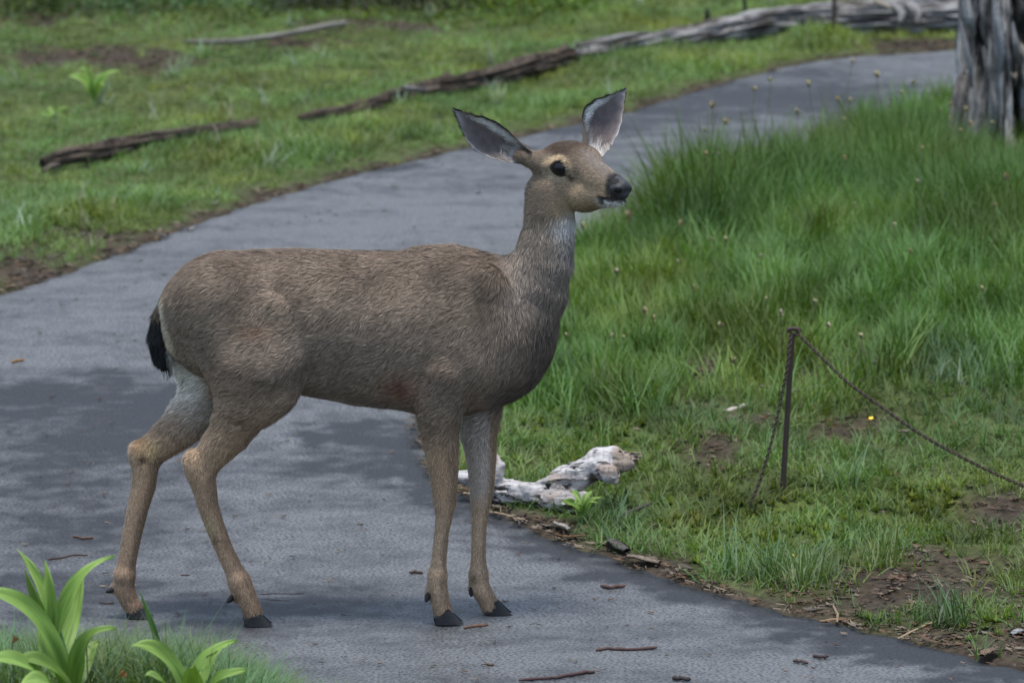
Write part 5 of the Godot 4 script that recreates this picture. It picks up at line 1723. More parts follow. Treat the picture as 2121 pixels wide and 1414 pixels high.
	bone(Vector3(-0.8705, 0.3712, -9.0100), Vector3(-0.8742, 0.3231, -9.0060), 0.0316, 0.0282, 1, 0.014)
	bone(Vector3(-0.8742, 0.3231, -9.0060), Vector3(-0.8880, 0.2707, -9.0000), 0.0282, 0.0248, 1, 0.014)
	bone(Vector3(-0.8880, 0.2707, -9.0000), Vector3(-0.9010, 0.2133, -8.9960), 0.0248, 0.0225, 1, 0.014)
	bone(Vector3(-0.9010, 0.2133, -8.9960), Vector3(-0.9128, 0.1558, -8.9920), 0.0225, 0.0214, 1, 0.014)
	bone(Vector3(-0.9128, 0.1558, -8.9920), Vector3(-0.9213, 0.1095, -8.9900), 0.0214, 0.0225, 1, 0.014)
	merge(0.014)
	bone(Vector3(-0.9213, 0.1095, -8.9900), Vector3(-0.9240, 0.0815, -8.9900), 0.0248, 0.0253, 1, 0.01)
	bone(Vector3(-0.9240, 0.0815, -8.9900), Vector3(-0.9107, 0.0465, -8.9900), 0.0253, 0.0208, 1, 0.01)
	bone(Vector3(-0.9107, 0.0465, -8.9900), Vector3(-0.9006, 0.0301, -8.9900), 0.0208, 0.0214, 1, 0.01)
	merge(0.01)
	bone(Vector3(-0.9412, 0.0815, -8.9900), Vector3(-0.9493, 0.0757, -8.9900), 0.0146, 0.0101, 1, 0.006)
	merge(0.006)
	var neck_n := Vector3(0.1, 1.0, 0.0).normalized()
	var neck_d := neck_n.dot(Vector3(0.0875, 0.9756, -8.9700))
	var body := nets(-neck_n, -neck_d - 0.004)
	# head and upper neck on a finer grid
	grid(Vector3(-0.0233, 0.9302, -9.10), Vector3(0.2858, 1.1702, -8.78), 0.0034)
	neck_bones()
	head_bones()
	# sockets and mouth are small dents
	var head := nets(neck_n, neck_d - 0.004)
	var base := body.v.size()
	body.v.append_array(head.v)
	body.n.append_array(head.n)
	body.c.append_array(head.c)
	body.u.append_array(head.u)
	for q in head.i:
		body.i.append(q + base)
	# coat
	var flow := PackedVector3Array()
	var flen := PackedFloat32Array()
	var fden := PackedFloat32Array()
	flow.resize(body.v.size())
	flen.resize(body.v.size())
	fden.resize(body.v.size())
	for k in body.v.size():
		coat(body.v[k], body.n[k], k >= base)
		body.c[k] = coat_c
		flow[k] = coat_flow
		flen[k] = coat_len
		fden[k] = coat_den
	fur = Mb.new()
	grow(body, flow, flen, fden)
	make_ears(deer)
	make_tail(deer)
	# everything was computed in the scene's axes: move it to the thing's base
	var skin := Mb.new()
	skin.v = moved(body.v)
	skin.n = body.n
	skin.c = body.c
	skin.u = body.u
	skin.i = body.i
	obj("body", skin.mesh(), mats.skin, deer)
	fur.v = moved(fur.v)
	var fo := obj("fur", fur.mesh(), mats.fur, deer)
	fo.set_meta("kind", "stuff")
	make_face(deer)
	make_hooves(deer)

func moved(a: PackedVector3Array) -> PackedVector3Array:
	var o := PackedVector3Array()
	o.resize(a.size())
	for k in a.size():
		o[k] = a[k] + Vector3(0, 0, 8.97)
	return o

var coat_c := Color.WHITE
var coat_flow := Vector3.DOWN
var coat_len := 0.02
var coat_den := 100000.0

func spot(x: float, y: float, cx: float, cy: float, rx: float, ry: float) -> float:
	var a := (x - cx) / rx
	var b := (y - cy) / ry
	var q := a * a + b * b
	return exp(-q) if q < 7.0 else 0.0

func coat(p: Vector3, n: Vector3, is_head: bool) -> void:
	# photograph-sized units on the animal's own side view: x along the body, y down from the withers
	var x := p.x / 0.001124 + 1060.5
	var y := (0.6725 - p.y) / 0.001124 + 705.92
	var depth := p.z + 8.97
	var c := lin(0.215, 0.164, 0.125)
	var fl := Vector3(-0.85, -0.5, 0.0)
	var ln := 0.020
	var dn := 240000.0
	var wob := fn.get_noise_3d(p.x * 9.0, p.y * 9.0, p.z * 9.0)
	# back a little darker and browner, flank greyer
	c = c.lerp(lin(0.128, 0.097, 0.076), smin01(620.0, 525.0, y + wob * 60.0) * 0.75)
	c = c.lerp(lin(0.185, 0.150, 0.122), spot(x, y, 690, 740, 140, 80) * 0.6)
	c = c.lerp(lin(0.175, 0.138, 0.108), spot(x, y, 430, 640, 90, 90) * 0.4)
	c = c.lerp(lin(0.20, 0.10, 0.065), spot(x, y, 838, 792, 40, 34) * 0.75 + spot(x, y, 540, 668, 26, 16) * 0.4 + spot(x, y, 480, 750, 50, 26) * 0.2)
	c = c.lerp(lin(0.28, 0.20, 0.138), smin01(740.0, 860.0, y) * smin01(700.0, 560.0, x))
	# belly edge
	c = c.lerp(lin(0.27, 0.22, 0.175), smin01(-0.55, -0.9, n.y) * smin01(560.0, 620.0, x) * smin01(880.0, 820.0, x) * smin01(780.0, 830.0, y))
	# neck and breast
	var nk := smin01(1020.0, 1080.0, x) * smin01(720.0, 560.0, y)
	c = c.lerp(lin(0.225, 0.188, 0.160).lerp(lin(0.25, 0.20, 0.155), smin01(560.0, 450.0, y)), nk)
	fl = fl.lerp(Vector3(-0.18, -1.0, 0.12), smin01(960.0, 1090.0, x + (y - 560.0) * 0.25) * smin01(830.0, 680.0, y))
	var br := spot(x, y, 1135, 730, 46, 90) + spot(x, y, 1075, 812, 60, 30)
	c = c.lerp(lin(0.055, 0.050, 0.050), clampf(br * 0.9, 0.0, 0.62) * smin01(1000.0, 1040.0, x))
	c = c.lerp(lin(0.62, 0.60, 0.60), clampf(spot(x, y, 1178, 458, 26, 20) * 1.2, 0.0, 0.9))
	c = c.lerp(lin(0.28, 0.265, 0.26), spot(x, y, 1180, 500, 22, 40) * 0.6)
	if y > 520.0 and x > 1000.0:
		ln = 0.025
	# rump and the back of the thighs
	var rear := smin01(347.0 + maxf(0.0, y - 640.0) * 0.30, 338.0 + maxf(0.0, y - 640.0) * 0.30, x)
	c = c.lerp(lin(0.50, 0.42, 0.32), rear * smin01(590.0, 620.0, y) * smin01(760.0, 700.0, y))
	var inner := smin01(-0.02, 0.03, -depth)
	if y > 715.0 and x < 470.0 and -depth > -0.01:
		# between the thighs and on the inside of the far hind leg
		var w := smin01(440.0, 405.0, x - (y - 800.0) * 0.35) * smin01(720.0, 770.0, y) * smin01(890.0, 800.0, y)
		c = c.lerp(lin(0.62, 0.575, 0.51), clampf(w, 0.0, 1.0))
	# the outside of the white patch seen from behind
	if n.x < -0.78 and y > 620.0 and y < 800.0 and x < 430.0:
		c = c.lerp(lin(0.6, 0.58, 0.55), smin01(-0.78, -0.93, n.x) * smin01(0.1, 0.05, absf(depth)))
	# legs
	if y > 830.0:
		var k := smin01(830.0, 960.0, y)
		c = c.lerp(lin(0.44, 0.305, 0.200), k)
		c = c.lerp(lin(0.40, 0.28, 0.19), smin01(960.0, 1060.0, y) * smin01(520.0, 470.0, x) * 0.6)
		c = c.lerp(lin(0.50, 0.37, 0.255), smin01(1000.0, 1100.0, y) * smin01(800.0, 840.0, x) * 0.7)
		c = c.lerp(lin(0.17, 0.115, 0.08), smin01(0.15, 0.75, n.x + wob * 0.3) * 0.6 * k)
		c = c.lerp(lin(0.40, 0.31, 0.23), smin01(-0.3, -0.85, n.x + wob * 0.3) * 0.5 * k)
		fl = fl.lerp(Vector3(-0.25 if n.x < 0.3 else 0.15, -1.0, 0.0), k)
		ln = lerpf(0.020, 0.009, smin01(840.0, 1000.0, y))
		dn = lerpf(240000.0, 330000.0, smin01(860.0, 1000.0, y))
		if x > 945.0 and depth < -0.008:
			# inner face of the far foreleg
			var w2 := smin01(0.0, 0.55, n.z) * smin01(1085.0, 990.0, y) + smin01(0.3, -0.4, n.x) * smin01(1060.0, 1000.0, y)
			c = c.lerp(lin(0.44, 0.395, 0.35), clampf(w2, 0.0, 1.0) * 0.85 * smin01(0.75, 0.35, n.x))
		if x < 470.0 and depth < 0.0 and y < 960.0:
			var w3 := smin01(0.1, 0.6, n.z) * smin01(330.0, 420.0, x + (n.y * 20.0)) * smin01(960.0, 880.0, y)
			c = c.lerp(lin(0.33, 0.29, 0.25), clampf(w3, 0.0, 1.0) * 0.75)
		# glands and hock tufts
		c = c.lerp(lin(0.42, 0.35, 0.20), spot(x, y, 431, 1084, 11, 24) * 0.9)
		c = c.lerp(lin(0.06, 0.045, 0.035), spot(x, y, 443, 1113, 8, 7) * 0.7)
		c = c.lerp(lin(0.42, 0.32, 0.17), spot(x, y, 308, 934, 20, 17) * 0.85 * smin01(-0.2, 0.3, n.z))
		c = c.lerp(lin(0.30, 0.19, 0.10), spot(x, y, 284, 918, 14, 16) * 0.7)
		c = c.lerp(lin(0.03, 0.022, 0.016), spot(x, y, 286, 951, 11, 9) * 1.0)
		c = c.lerp(lin(0.10, 0.07, 0.05), spot(x, y, 308, 960, 22, 6) * 0.8)
		c = c.lerp(lin(0.12, 0.085, 0.06), smin01(1236.0, 1262.0, y) * 0.35)
		c = c.lerp(lin(0.10, 0.075, 0.055), (spot(x, y, 893, 1226, 9, 14) + spot(x, y, 982, 1214, 9, 14) + spot(x, y, 487, 1232, 9, 12) + spot(x, y, 240, 1216, 9, 12)) * 0.6)
	if is_head:
		var q := head_inv * p
		var az := absf(q.z)
		if y < 500.0:
			var hk := smin01(480.0, 400.0, y)
			fl = fl.lerp((head_t.basis * Vector3(-1.0, -0.25, 0.15 * signf(q.z))).normalized(), hk)
			ln = lerpf(0.026, 0.0085, smin01(490.0, 405.0, y) * smin01(-0.13, -0.03, q.x))
			dn = lerpf(240000.0, 420000.0, smin01(490.0, 405.0, y))
			# cheeks
			var hc := lin(0.208, 0.162, 0.122)
			hc = hc.lerp(lin(0.34, 0.252, 0.168), smin01(-0.02, 0.05, q.x) * smin01(0.0, -0.04, q.y))
			hc = hc.lerp(lin(0.32, 0.24, 0.145), smin01(-0.065, -0.09, q.y) * smin01(-0.01, 0.04, q.x))
			# forehead dark, bridge grey
			hc = hc.lerp(lin(0.070, 0.050, 0.038), smin01(0.008, 0.028, q.y + wob * 0.01) * smin01(0.06, 0.01, q.x))
			hc = hc.lerp(lin(0.175, 0.150, 0.135), 0.75 * smin01(0.030, 0.012, az) * smin01(0.02, 0.05, q.x) * smin01(-0.02, 0.0, q.y + q.x * 0.16))
			# ring round the eye and the dark tear line
			var e := Vector3(q.x - 0.006, (q.y + 0.009) * 1.15, 0).length()
			if az > 0.03:
				hc = hc.lerp(lin(0.52, 0.385, 0.245), smin01(0.040, 0.031, e) * smin01(-0.012, 0.002, q.y) * 0.95)
				hc = hc.lerp(lin(0.42, 0.335, 0.24), smin01(0.040, 0.030, e) * smin01(-0.008, -0.02, q.y) * 0.7)
				hc = hc.lerp(lin(0.03, 0.024, 0.02), smin01(0.0245, 0.0215, e))
				hc = hc.lerp(lin(0.045, 0.035, 0.028), smin01(0.008, 0.003, Vector2(q.x - 0.034, q.y + 0.022 + (q.x - 0.028) * 0.7).length() * 0.7) * 0.85)
			# muzzle: dark band behind the nose, pale lips and chin, line of the mouth
			hc = hc.lerp(lin(0.030, 0.028, 0.030), smin01(0.126, 0.142, q.x + (q.y + 0.04) * 0.25) * smin01(-0.064, -0.056, q.y))
			hc = hc.lerp(lin(0.75, 0.74, 0.72), smin01(0.104, 0.120, q.x) * smin01(-0.058, -0.064, q.y))
			hc = hc.lerp(lin(0.035, 0.028, 0.026), smin01(0.006, 0.0025, absf(q.y + 0.0585 + (q.x - 0.12) * 0.04)) * smin01(0.106, 0.116, q.x))
			hc = hc.lerp(lin(0.035, 0.030, 0.028), smin01(0.012, 0.006, Vector2(q.x - 0.122, q.y + 0.068).length()) * 0.9)
			c = c.lerp(hc, smin01(470.0, 405.0, y + wob * 30.0) * smin01(-0.13, -0.05, q.x))
			c = c.lerp(lin(0.6, 0.58, 0.55), smin01(0.02, 0.0, absf(q.x + 0.075)) * smin01(0.03, 0.045, az) * smin01(0.01, -0.02, q.y) * smin01(-0.055, -0.04, q.y) * 0.7)
			if q.x > 0.142 and q.y > -0.060:
				dn = 0.0
			if az > 0.03 and e < 0.0235:
				dn = 0.0
	var v := 1.0 + wob * (0.12 if is_head and y < 430.0 else 0.34) * smin01(0.007, 0.018, ln)
	coat_c = Color(c.r * v, c.g * v, c.b * v)
	coat_flow = fl
	coat_len = ln
	coat_den = dn

var fur := Mb.new()

func hair(p: Vector3, n: Vector3, d: Vector3, l: float, w: float, c: Color, lift: float) -> void:
	var s := n.cross(d).normalized() * w * 0.5
	var root := p - n * 0.0012
	var mid := p + d * l * 0.5 + n * (lift * 0.75)
	var tip := p + d * l + n * lift * 0.9
	var i0 := fur.v.size()
	var nn := (n + d * 0.12).normalized()
	var cr := c * 0.82
	fur.add(root - s, nn, cr)
	fur.add(root + s, nn, cr)
	fur.add(mid - s * 0.8, nn, c)
	fur.add(mid + s * 0.8, nn, c)
	fur.add(tip, nn, c * 1.15)
	fur.tri(i0, i0 + 1, i0 + 3)
	fur.tri(i0, i0 + 3, i0 + 2)
	fur.tri(i0 + 2, i0 + 3, i0 + 4)

func grow(m: Mb, flow: PackedVector3Array, flen: PackedFloat32Array, fden: PackedFloat32Array) -> void:
	var carry := 0.0
	for t in range(0, m.i.size(), 3):
		var a := m.i[t]
		var b := m.i[t + 1]
		var d := m.i[t + 2]
		var area := (m.v[b] - m.v[a]).cross(m.v[d] - m.v[a]).length() * 0.5
		carry += area * fden[a]
		while carry > 1.0:
			carry -= 1.0
			var r1 := sqrt(rng.randf())
			var r2 := rng.randf()
			var p := m.v[a] * (1.0 - r1) + m.v[b] * (r1 * (1.0 - r2)) + m.v[d] * (r1 * r2)
			var n := m.n[a]
			var f := flow[a]
			# the hair lies in locks: neighbours share a turn
			var tw := fd.get_noise_3d(p.x * 3.0, p.y * 3.0, p.z * 3.0) * 0.75 * smin01(0.006, 0.020, flen[a]) + rng.randf_range(-0.22, 0.22)
			f = f.rotated(n, tw)
			f = (f - n * f.dot(n))
			if f.length_squared() < 1e-4:
				continue
			f = f.normalized()
			var l := flen[a] * rng.randf_range(0.6, 1.25)
			var pq := (p - f * (p.dot(f) * 0.75)) * 15.0
			var lock := fd.get_noise_3d(pq.x + 9.0, pq.y, pq.z) * lerpf(0.45, 1.0, smin01(0.007, 0.020, flen[a]))
			var v := 1.12 + lock * 0.5 + rng.randf_range(-0.38, 0.38)
			var c := m.c[a]
			# a few banded hairs are pale, some nearly black
			var z := rng.randf()
			if z < 0.10:
				v *= 1.55
			elif z > 0.86:
				v *= 0.5
			hair(p, n, f, l, clampf(l * 0.080, 0.0009, 0.0016), Color(c.r * v, c.g * v, c.b * v), l * rng.randf_range(0.08, 0.26))

# a cupped ear with thickness; base to tip, the opening faces out
func ear_mesh(b0: Vector3, tip: Vector3, out: Vector3, width: float, bow: float, flip: float) -> Mb:
	var m := Mb.new()
	var d := (tip - b0).normalized()
	var o := (out - d * out.dot(d)).normalized()
	var s := d.cross(o)
	var l := b0.distance_to(tip)
	var rows := 34
	var cols := 22
	var prof := [[0.0, 0.44], [0.10, 0.54], [0.22, 0.74], [0.36, 0.94], [0.50, 1.0], [0.64, 0.86], [0.78, 0.56], [0.90, 0.26], [1.0, 0.02]]
	for side in 2:
		for j in rows + 1:
			var t := j / float(rows)
			var w := 0.0
			for q in prof.size() - 1:
				if t >= float(prof[q][0]) and t <= float(prof[q + 1][0]):
					w = lerpf(float(prof[q][1]), float(prof[q + 1][1]), smin01(float(prof[q][0]), float(prof[q + 1][0]), t))
			w *= width * 0.5
			var cup := lerpf(2.0, 0.85, smin01(0.0, 0.45, t))
			for k in cols + 1:
				var v := k / float(cols) * 2.0 - 1.0
				var an := v * cup
				var th := 0.0045 * (1.0 - v * v * 0.7) * (1.0 - t * 0.6)
				var x := sin(an) / maxf(sin(minf(cup, PI * 0.5)), 0.5) * w
				var y := (1.0 - cos(an)) * w * 0.85
				var p := b0 + d * (l * t) + s * (x + bow * sin(PI * t) * l) + o * (y - w * 0.5 - 0.35 * l * 0.1 * sin(PI * t))
				var n := (o * cos(an) - s * sin(an)).normalized()
				var c := Color.WHITE
				if side == 0:
					# inside
					var upper := v * flip > 0.0
					var rim := smin01(0.34, 0.56, absf(v) + 0.05 * sin(t * 30.0)) * smin01(0.88, 0.80, absf(v)) if upper else smin01(0.88, 0.97, absf(v))
					c = lin(0.165, 0.140, 0.138)
					c = c.lerp(lin(0.115, 0.095, 0.100), spot(v, t, -0.1 * flip, 0.55, 0.6, 0.3))
					c = c.lerp(lin(0.34, 0.32, 0.31), smin01(0.30, 0.10, t + 0.08 * sin(v * 13.0)))
					c = c.lerp(lin(0.62, 0.61, 0.62), smin01(0.2, 0.02, t) * 0.9)
					c = c.lerp(lin(0.78, 0.77, 0.78), rim * (1.0 if upper else 0.5) * smin01(0.92, 0.6, t))
					if upper:
						c = c.lerp(lin(0.05, 0.043, 0.040), smin01(0.80, 0.90, absf(v)) * 0.9)
					c = c.lerp(lin(0.28, 0.27, 0.29), smin01(0.78, 0.96, t) * 0.6)
				else:
					p -= n * th
					n = -n
					c = lin(0.095, 0.080, 0.066).lerp(lin(0.035, 0.031, 0.031), smin01(0.35, 0.9, t))
					c = c.lerp(lin(0.03, 0.028, 0.028), smin01(0.75, 0.95, absf(v)) * 0.8 * smin01(0.15, 0.4, t))
				var vv := 1.0 + fd.get_noise_3d(p.x * 8.0, p.y * 8.0, p.z * 8.0) * 0.3
				m.add(p, n, Color(c.r * vv, c.g * vv, c.b * vv))
	var w2 := cols + 1
	var half := (rows + 1) * w2
	for side in 2:
		for j in rows:
			for k in cols:
				var q := side * half + j * w2 + k
				m.quad(q, q + 1, q + w2 + 1, q + w2)
	for j in rows:
		for k in [0, cols]:
			var q: int = j * w2 + k
			m.quad(q, q + w2, q + w2 + half, q + half)
	return m

func make_ears(deer: Node3D) -> void:
	var list := [
		[Vector3(0.0354, 1.1092, -8.9450), Vector3(-0.1325, 1.2195, -8.9150), Vector3(0.24, -0.30, 0.92), 0.084, -0.075, 1.0],
		[Vector3(0.1808, 1.1094, -9.0200), Vector3(0.2684, 1.2529, -9.0900), Vector3(0.40, -0.10, 0.90), 0.112, -0.030, -1.0],
	]
	for e in list:
		var m := ear_mesh(e[0], e[1], e[2], e[3], e[4], e[5])
		var rows := 34
		var w2 := 23
		var half := (rows + 1) * w2
		var d: Vector3 = (e[1] - e[0]).normalized()
		# hair: long white tufts inside the base and along the front rim, short dark hair behind
		for k in 4200:
			var inside := rng.randf() < 0.55
			var j := rng.randi_range(0, rows - 1)
			var q := rng.randi_range(0, w2 - 2)
			var at := j * w2 + q + (0 if inside else half)
			var p := m.v[at].lerp(m.v[at + 1], rng.randf()).lerp(m.v[at + w2], rng.randf())
			var v := q / 22.0 * 2.0 - 1.0
			var t := j / float(rows)
			var c := m.c[at]
			var l := 0.009
			var dir := d
			var lift := 0.0015
			if inside:
				var up_side := v * float(e[5]) > 0.0
				if t < 0.24 or (up_side and absf(v) > 0.45 and t < 0.8):
					l = rng.randf_range(0.008, 0.016) * (1.0 - t * 0.6)
					lift = 0.005
					var toward := (m.v[j * w2 + 11] - p)
					dir = (d * 0.9 + toward.normalized() * rng.randf_range(0.1, 0.8)).normalized()
					if rng.randf() < (0.5 if up_side else 0.15) and t < 0.8 and absf(v) > 0.45 + 0.1 * rng.randf() and absf(v) < 0.8:
						c = lin(0.6, 0.59, 0.6)
				elif rng.randf() < 0.5:
					continue
			var vv := rng.randf_range(0.65, 1.3)
			var n := m.n[at]
			dir = (dir - n * dir.dot(n)).normalized()
			hair(p, n, dir, l, 0.0011, Color(c.r * vv, c.g * vv, c.b * vv), lift)
		m.v = moved(m.v)
		obj("ear", m.mesh(), mats.skin, deer)

func make_tail(deer: Node3D) -> void:
	grid(Vector3(-0.8813, 0.5474, -9.06), Vector3(-0.7676, 0.8050, -8.88), 0.004)
	bone(Vector3(-0.8049, 0.7707, -8.9700), Vector3(-0.8236, 0.7250, -8.9700), 0.0180, 0.0236, 0.9, 0.012)
	bone(Vector3(-0.8236, 0.7250, -8.9700), Vector3(-0.8287, 0.6793, -8.9700), 0.0236, 0.0281, 0.9, 0.012)
	bone(Vector3(-0.8287, 0.6793, -8.9700), Vector3(-0.8224, 0.6357, -8.9700), 0.0281, 0.0247, 0.9, 0.012)
	bone(Vector3(-0.8224, 0.6357, -8.9700), Vector3(-0.8126, 0.6059, -8.9700), 0.0247, 0.0112, 0.9, 0.012)
	merge(0.012)
	var m := nets()
	var flow := PackedVector3Array()
	var flen := PackedFloat32Array()
	var fden := PackedFloat32Array()
	for k in m.v.size():
		var p := m.v[k]
		var x := p.x / 0.001124 + 1060.5
		var y := (0.6725 - p.y) / 0.001124 + 705.92
		var c := lin(0.020, 0.020, 0.022)
		c = c.lerp(lin(0.13, 0.105, 0.085), smin01(665.0, 630.0, y))
		c = c.lerp(lin(0.6, 0.57, 0.53), smin01(338.0, 348.0, x) * smin01(690.0, 640.0, y))
		c = c.lerp(lin(0.62, 0.6, 0.57), smin01(766.0, 775.0, y))
		c = c.lerp(lin(0.6, 0.58, 0.55), smin01(0.4, 0.8, m.n[k].x) * 0.8)
		m.c[k] = c
		flow.append(Vector3(0.18, -1.0, 0.0))
		flen.append(0.020)
		fden.append(160000.0)
	grow(m, flow, flen, fden)
	# white hairs at the tip
	for k in 160:
		var p: Vector3 = Vector3(-0.8160, 0.6036, -8.9700)
		p += Vector3(rng.randfn() * 0.004, rng.randfn() * 0.004, rng.randfn() * 0.005)
		var n := Vector3(rng.randfn() * 0.4, 0.1, 1.0).normalized()
		var d := Vector3(rng.randfn() * 0.12 + 0.1, -1.0, rng.randfn() * 0.1)
		d = (d - n * d.dot(n)).normalized()
		hair(p, n, d, rng.randf_range(0.014, 0.030), 0.0014, lin(0.6, 0.57, 0.54) * rng.randf_range(0.8, 1.15), 0.001)
	m.v = moved(m.v)
	obj("tail", m.mesh(), mats.skin, deer)

func ball(called: String, parent: Node3D, t: Transform3D, mat: Material, rings := 20) -> MeshInstance3D:
	var s := SphereMesh.new()
	s.radius = 1.0
	s.height = 2.0
	s.radial_segments = 32
	s.rings = rings
	var o := obj(called, s, mat, parent)
	o.transform = t
	return o

func make_face(deer: Node3D) -> void:
	var back := Transform3D(Basis(), Vector3(0, 0, 8.97))
	var em := std(0.05, false)
	em.albedo_color = lin(0.010, 0.009, 0.011).linear_to_srgb()
	em.metallic_specular = 0.35
	for sd in [1.0, -1.0]:
		var b := Basis(Vector3(0.0225, 0, 0), Vector3(0, 0.0168, 0), Vector3(0, 0, 0.0145))
		var tilt := Basis(Vector3(0, 1, 0), 0.42 * sd) * Basis(Vector3(0, 0, 1), 0.12)
		ball("eye", deer, back * head_t * Transform3D(tilt * b, Vector3(0.006, -0.009, 0.0535 * sd)), em)
		# lid: a soft dark ring
		var lid := Mb.new()
		var pts := []
		var rr := []
		for k in 25:
			var a := TAU * k / 24.0
			pts.append(back * head_t * (tilt * Vector3(cos(a) * 0.0215, sin(a) * 0.0160, 0.0045 * sd) + Vector3(0.006, -0.009, 0.0535 * sd)))
			rr.append(0.0030 + 0.0012 * maxf(0.0, sin(a)))
		tube_into(lid, pts, rr, 8, lin(0.035, 0.028, 0.024), false)
		obj("eyelid", lid.mesh(), mats.skin, deer)
		# lashes
		var la := Mb.new()
		for k in 22:
			var a := rng.randf_range(0.3, 2.2)
			var p: Vector3 = head_t * (tilt * Vector3(cos(a) * 0.0215, sin(a) * 0.0165, 0.005 * sd) + Vector3(0.006, -0.009, 0.0535 * sd))
			var d: Vector3 = head_t.basis * (Vector3(cos(a) * 0.7, 0.35 + rng.randf() * 0.3, 0.9 * sd)).normalized()
			var s := d.cross(Vector3.UP).normalized() * 0.0006
			var l := rng.randf_range(0.010, 0.017)
			p += Vector3(0, 0, 8.97)
			var i0 := la.add(p - s, Vector3(0, 0.5, 0.8), lin(0.02, 0.016, 0.014))
			la.add(p + s, Vector3(0, 0.5, 0.8), lin(0.02, 0.016, 0.014))
			la.add(p + d * l + Vector3(0, 0.002, 0), Vector3(0, 0.5, 0.8), lin(0.02, 0.016, 0.014))
			la.tri(i0, i0 + 1, i0 + 2)
		obj("eyelashes", la.mesh(), mats.fur, deer).set_meta("kind", "stuff")
	# nose pad with nostrils
	var w := head_t
	grid(w * Vector3(0.165, -0.036, 0) - Vector3.ONE * 0.055, w * Vector3(0.165, -0.036, 0) + Vector3.ONE * 0.055, 0.0022)
	hb(Vector3(0.136, -0.027, 0), Vector3(0.155, -0.030, 0), 0.0195, 0.0165, 0.008)
	hb(Vector3(0.140, -0.036, 0.012), Vector3(0.154, -0.036, 0.0135), 0.0150, 0.0135, 0.006)
	hb(Vector3(0.150, -0.050, 0.004), Vector3(0.158, -0.048, 0.004), 0.012, 0.011, 0.006)
	var m := nets()
	for k in m.v.size():
		var q := head_inv * m.v[k]
		var c := lin(0.036, 0.036, 0.042)
		var nz := Vector2(q.x - 0.176, (q.y + 0.037) * 0.9).length()
		c = c.lerp(lin(0.004, 0.004, 0.005), smin01(0.0085, 0.006, Vector3((q.x - 0.162) * 0.6, q.y + 0.036, (absf(q.z) - 0.021) * 0.8).length()))
		var b := fd.get_noise_3d(q.x * 60.0, q.y * 60.0, q.z * 60.0)
		c = c * (1.0 + b * 0.35)
		m.c[k] = c
	m.v = moved(m.v)
	obj("nose", m.mesh(), mats.horn, deer)
	# whiskers
	var wh := Mb.new()
	for k in 26:
		var sd := 1.0 if k % 3 else -1.0
		var p: Vector3 = head_t * Vector3(rng.randf_range(0.11, 0.15), rng.randf_range(-0.075, -0.055), 0.02 * sd)
		var d: Vector3 = head_t.basis * Vector3(rng.randf_range(-0.2, 0.4), -1.0, 0.5 * sd * rng.randf()).normalized()
		var l := rng.randf_range(0.02, 0.045)
		var s := Vector3(0.0003, 0, 0)
		p += Vector3(0, 0, 8.97)
		var i0 := wh.add(p - s, Vector3(0, 0, 1), lin(0.12, 0.11, 0.1))
		wh.add(p + s, Vector3(0, 0, 1), lin(0.12, 0.11, 0.1))
		wh.add(p + d * l, Vector3(0, 0, 1), lin(0.12, 0.11, 0.1))
		wh.tri(i0, i0 + 1, i0 + 2)
	obj("whiskers", wh.mesh(), mats.fur, deer).set_meta("kind", "stuff")

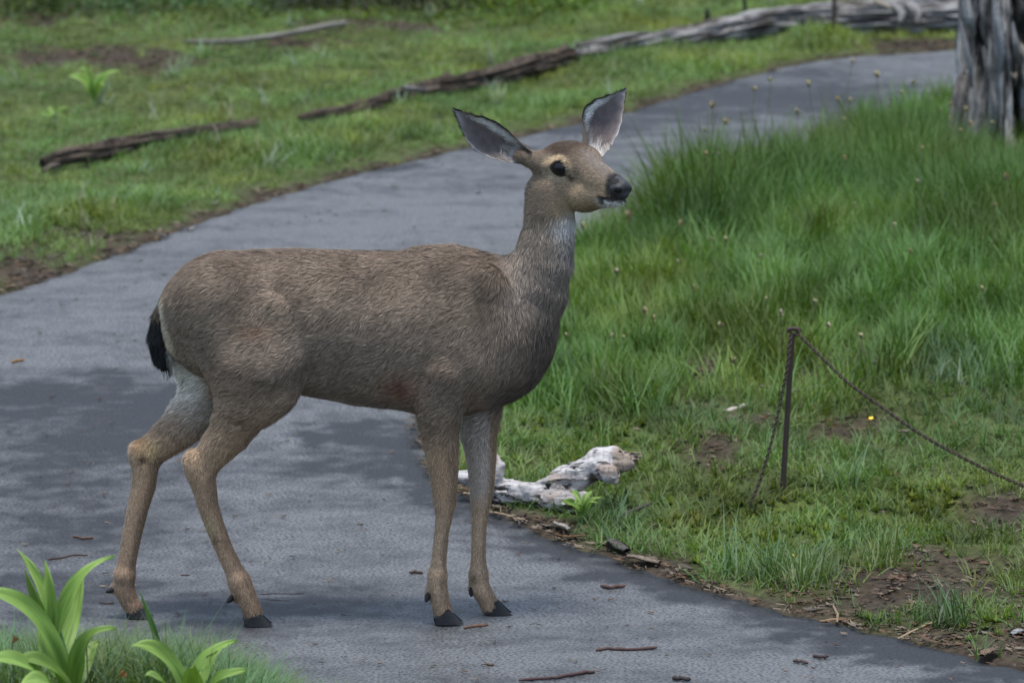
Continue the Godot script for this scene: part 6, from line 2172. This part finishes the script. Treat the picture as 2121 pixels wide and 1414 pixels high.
# one cloven hoof: two claws, the ground outline pointed forward
func make_hooves(deer: Node3D) -> void:
	var list := [
		[Vector3(-0.1557, 0.0019, -8.9300), 1.0, 0.10], [Vector3(-0.0386, 0.0017, -9.0250), 0.94, 0.05], [Vector3(-0.6051, 0.0015, -8.9100), 0.98, 0.12], [Vector3(-0.8918, 0.0008, -8.9900), 0.88, 0.0],
	]
	var dews := [[Vector3(-0.1989, 0.0705, -8.9300), Vector3(-0.35, -1, 0)], [Vector3(-0.0962, 0.0651, -9.0250), Vector3(-0.1, -1, 0)], [Vector3(-0.6625, 0.0699, -8.9100), Vector3(-0.6, -0.6, 0)], [Vector3(-0.9527, 0.0745, -8.9900), Vector3(-1, -0.35, 0)]]
	for h in list.size():
		var e: Array = list[h]
		var o := Vector3(e[0].x, 0.0, e[0].z + 8.97)
		o.y = h_base(-e[0].z) + 0.003
		var z: float = e[1]
		var m := Mb.new()
		for cl in [-1.0, 1.0]:
			var n := 26
			var rings := 7
			var base := m.v.size()
			for j in rings + 1:
				var t := j / float(rings)
				for k in n:
					var a := TAU * k / n
					# teardrop: round heel, pointed toe
					var cx := cos(a)
					var px := cx * 0.028 if cx < 0.0 else cx * 0.042
					var taper := 1.0 if cx < 0.0 else 1.0 - pow(cx, 2.2) * 0.55
					var pz := sin(a) * 0.0125 * taper
					if pz * cl < 0.0:
						pz *= 0.62
					var k2 := 1.0 - 0.30 * t
					var top := 0.017 + 0.019 * smin01(-0.026, 0.018, px)
					var y := top * t
					px = px * (1.0 - 0.72 * pow(t, 0.9) * (1.0 if cx > 0.0 else 0.2)) - 0.006 * t
					pz = pz * k2 + cl * (0.0135 - 0.002 * t) + cl * 0.006 * smin01(0.0, 0.04, px) * (1.0 - t)
					var p := Vector3(px, y, pz) * z
					var nn := Vector3(cx, 0.5, sin(a)).normalized()
					var st := fd.get_noise_2d(a * 2.0 * cl, t * 0.6 + h * 3.0) * 0.4 + 1.0
					m.add(o + p.rotated(Vector3.UP, float(e[2])), nn.rotated(Vector3.UP, float(e[2])), lin(0.014, 0.015, 0.018) * st, Vector2(k / float(n), t))
			for j in rings:
				for k in n:
					var q := base + j * n
					m.quad(q + k, q + (k + 1) % n, q + n + (k + 1) % n, q + n + k)
			var ci := m.add(o + (Vector3(-0.006, 0.026, cl * 0.0115) * z).rotated(Vector3.UP, float(e[2])), Vector3.UP, lin(0.05, 0.045, 0.04))
			for k in n:
				m.tri(ci, base + rings * n + k, base + rings * n + (k + 1) % n)
		m.smooth()
		obj("hoof", m.mesh(), mats.horn, deer)
		var dm := Mb.new()
		for cl in [-1.0, 1.0]:
			var p: Vector3 = dews[h][0] + Vector3(0, 0, 8.97 + cl * 0.010)
			var d: Vector3 = (dews[h][1] as Vector3).normalized()
			tube_into(dm, [p - d * 0.010, p - d * 0.002, p + d * 0.008, p + d * 0.014], [0.0055, 0.0075, 0.006, 0.002], 10, lin(0.02, 0.02, 0.022))
		obj("dewclaw", dm.mesh(), mats.horn, deer)
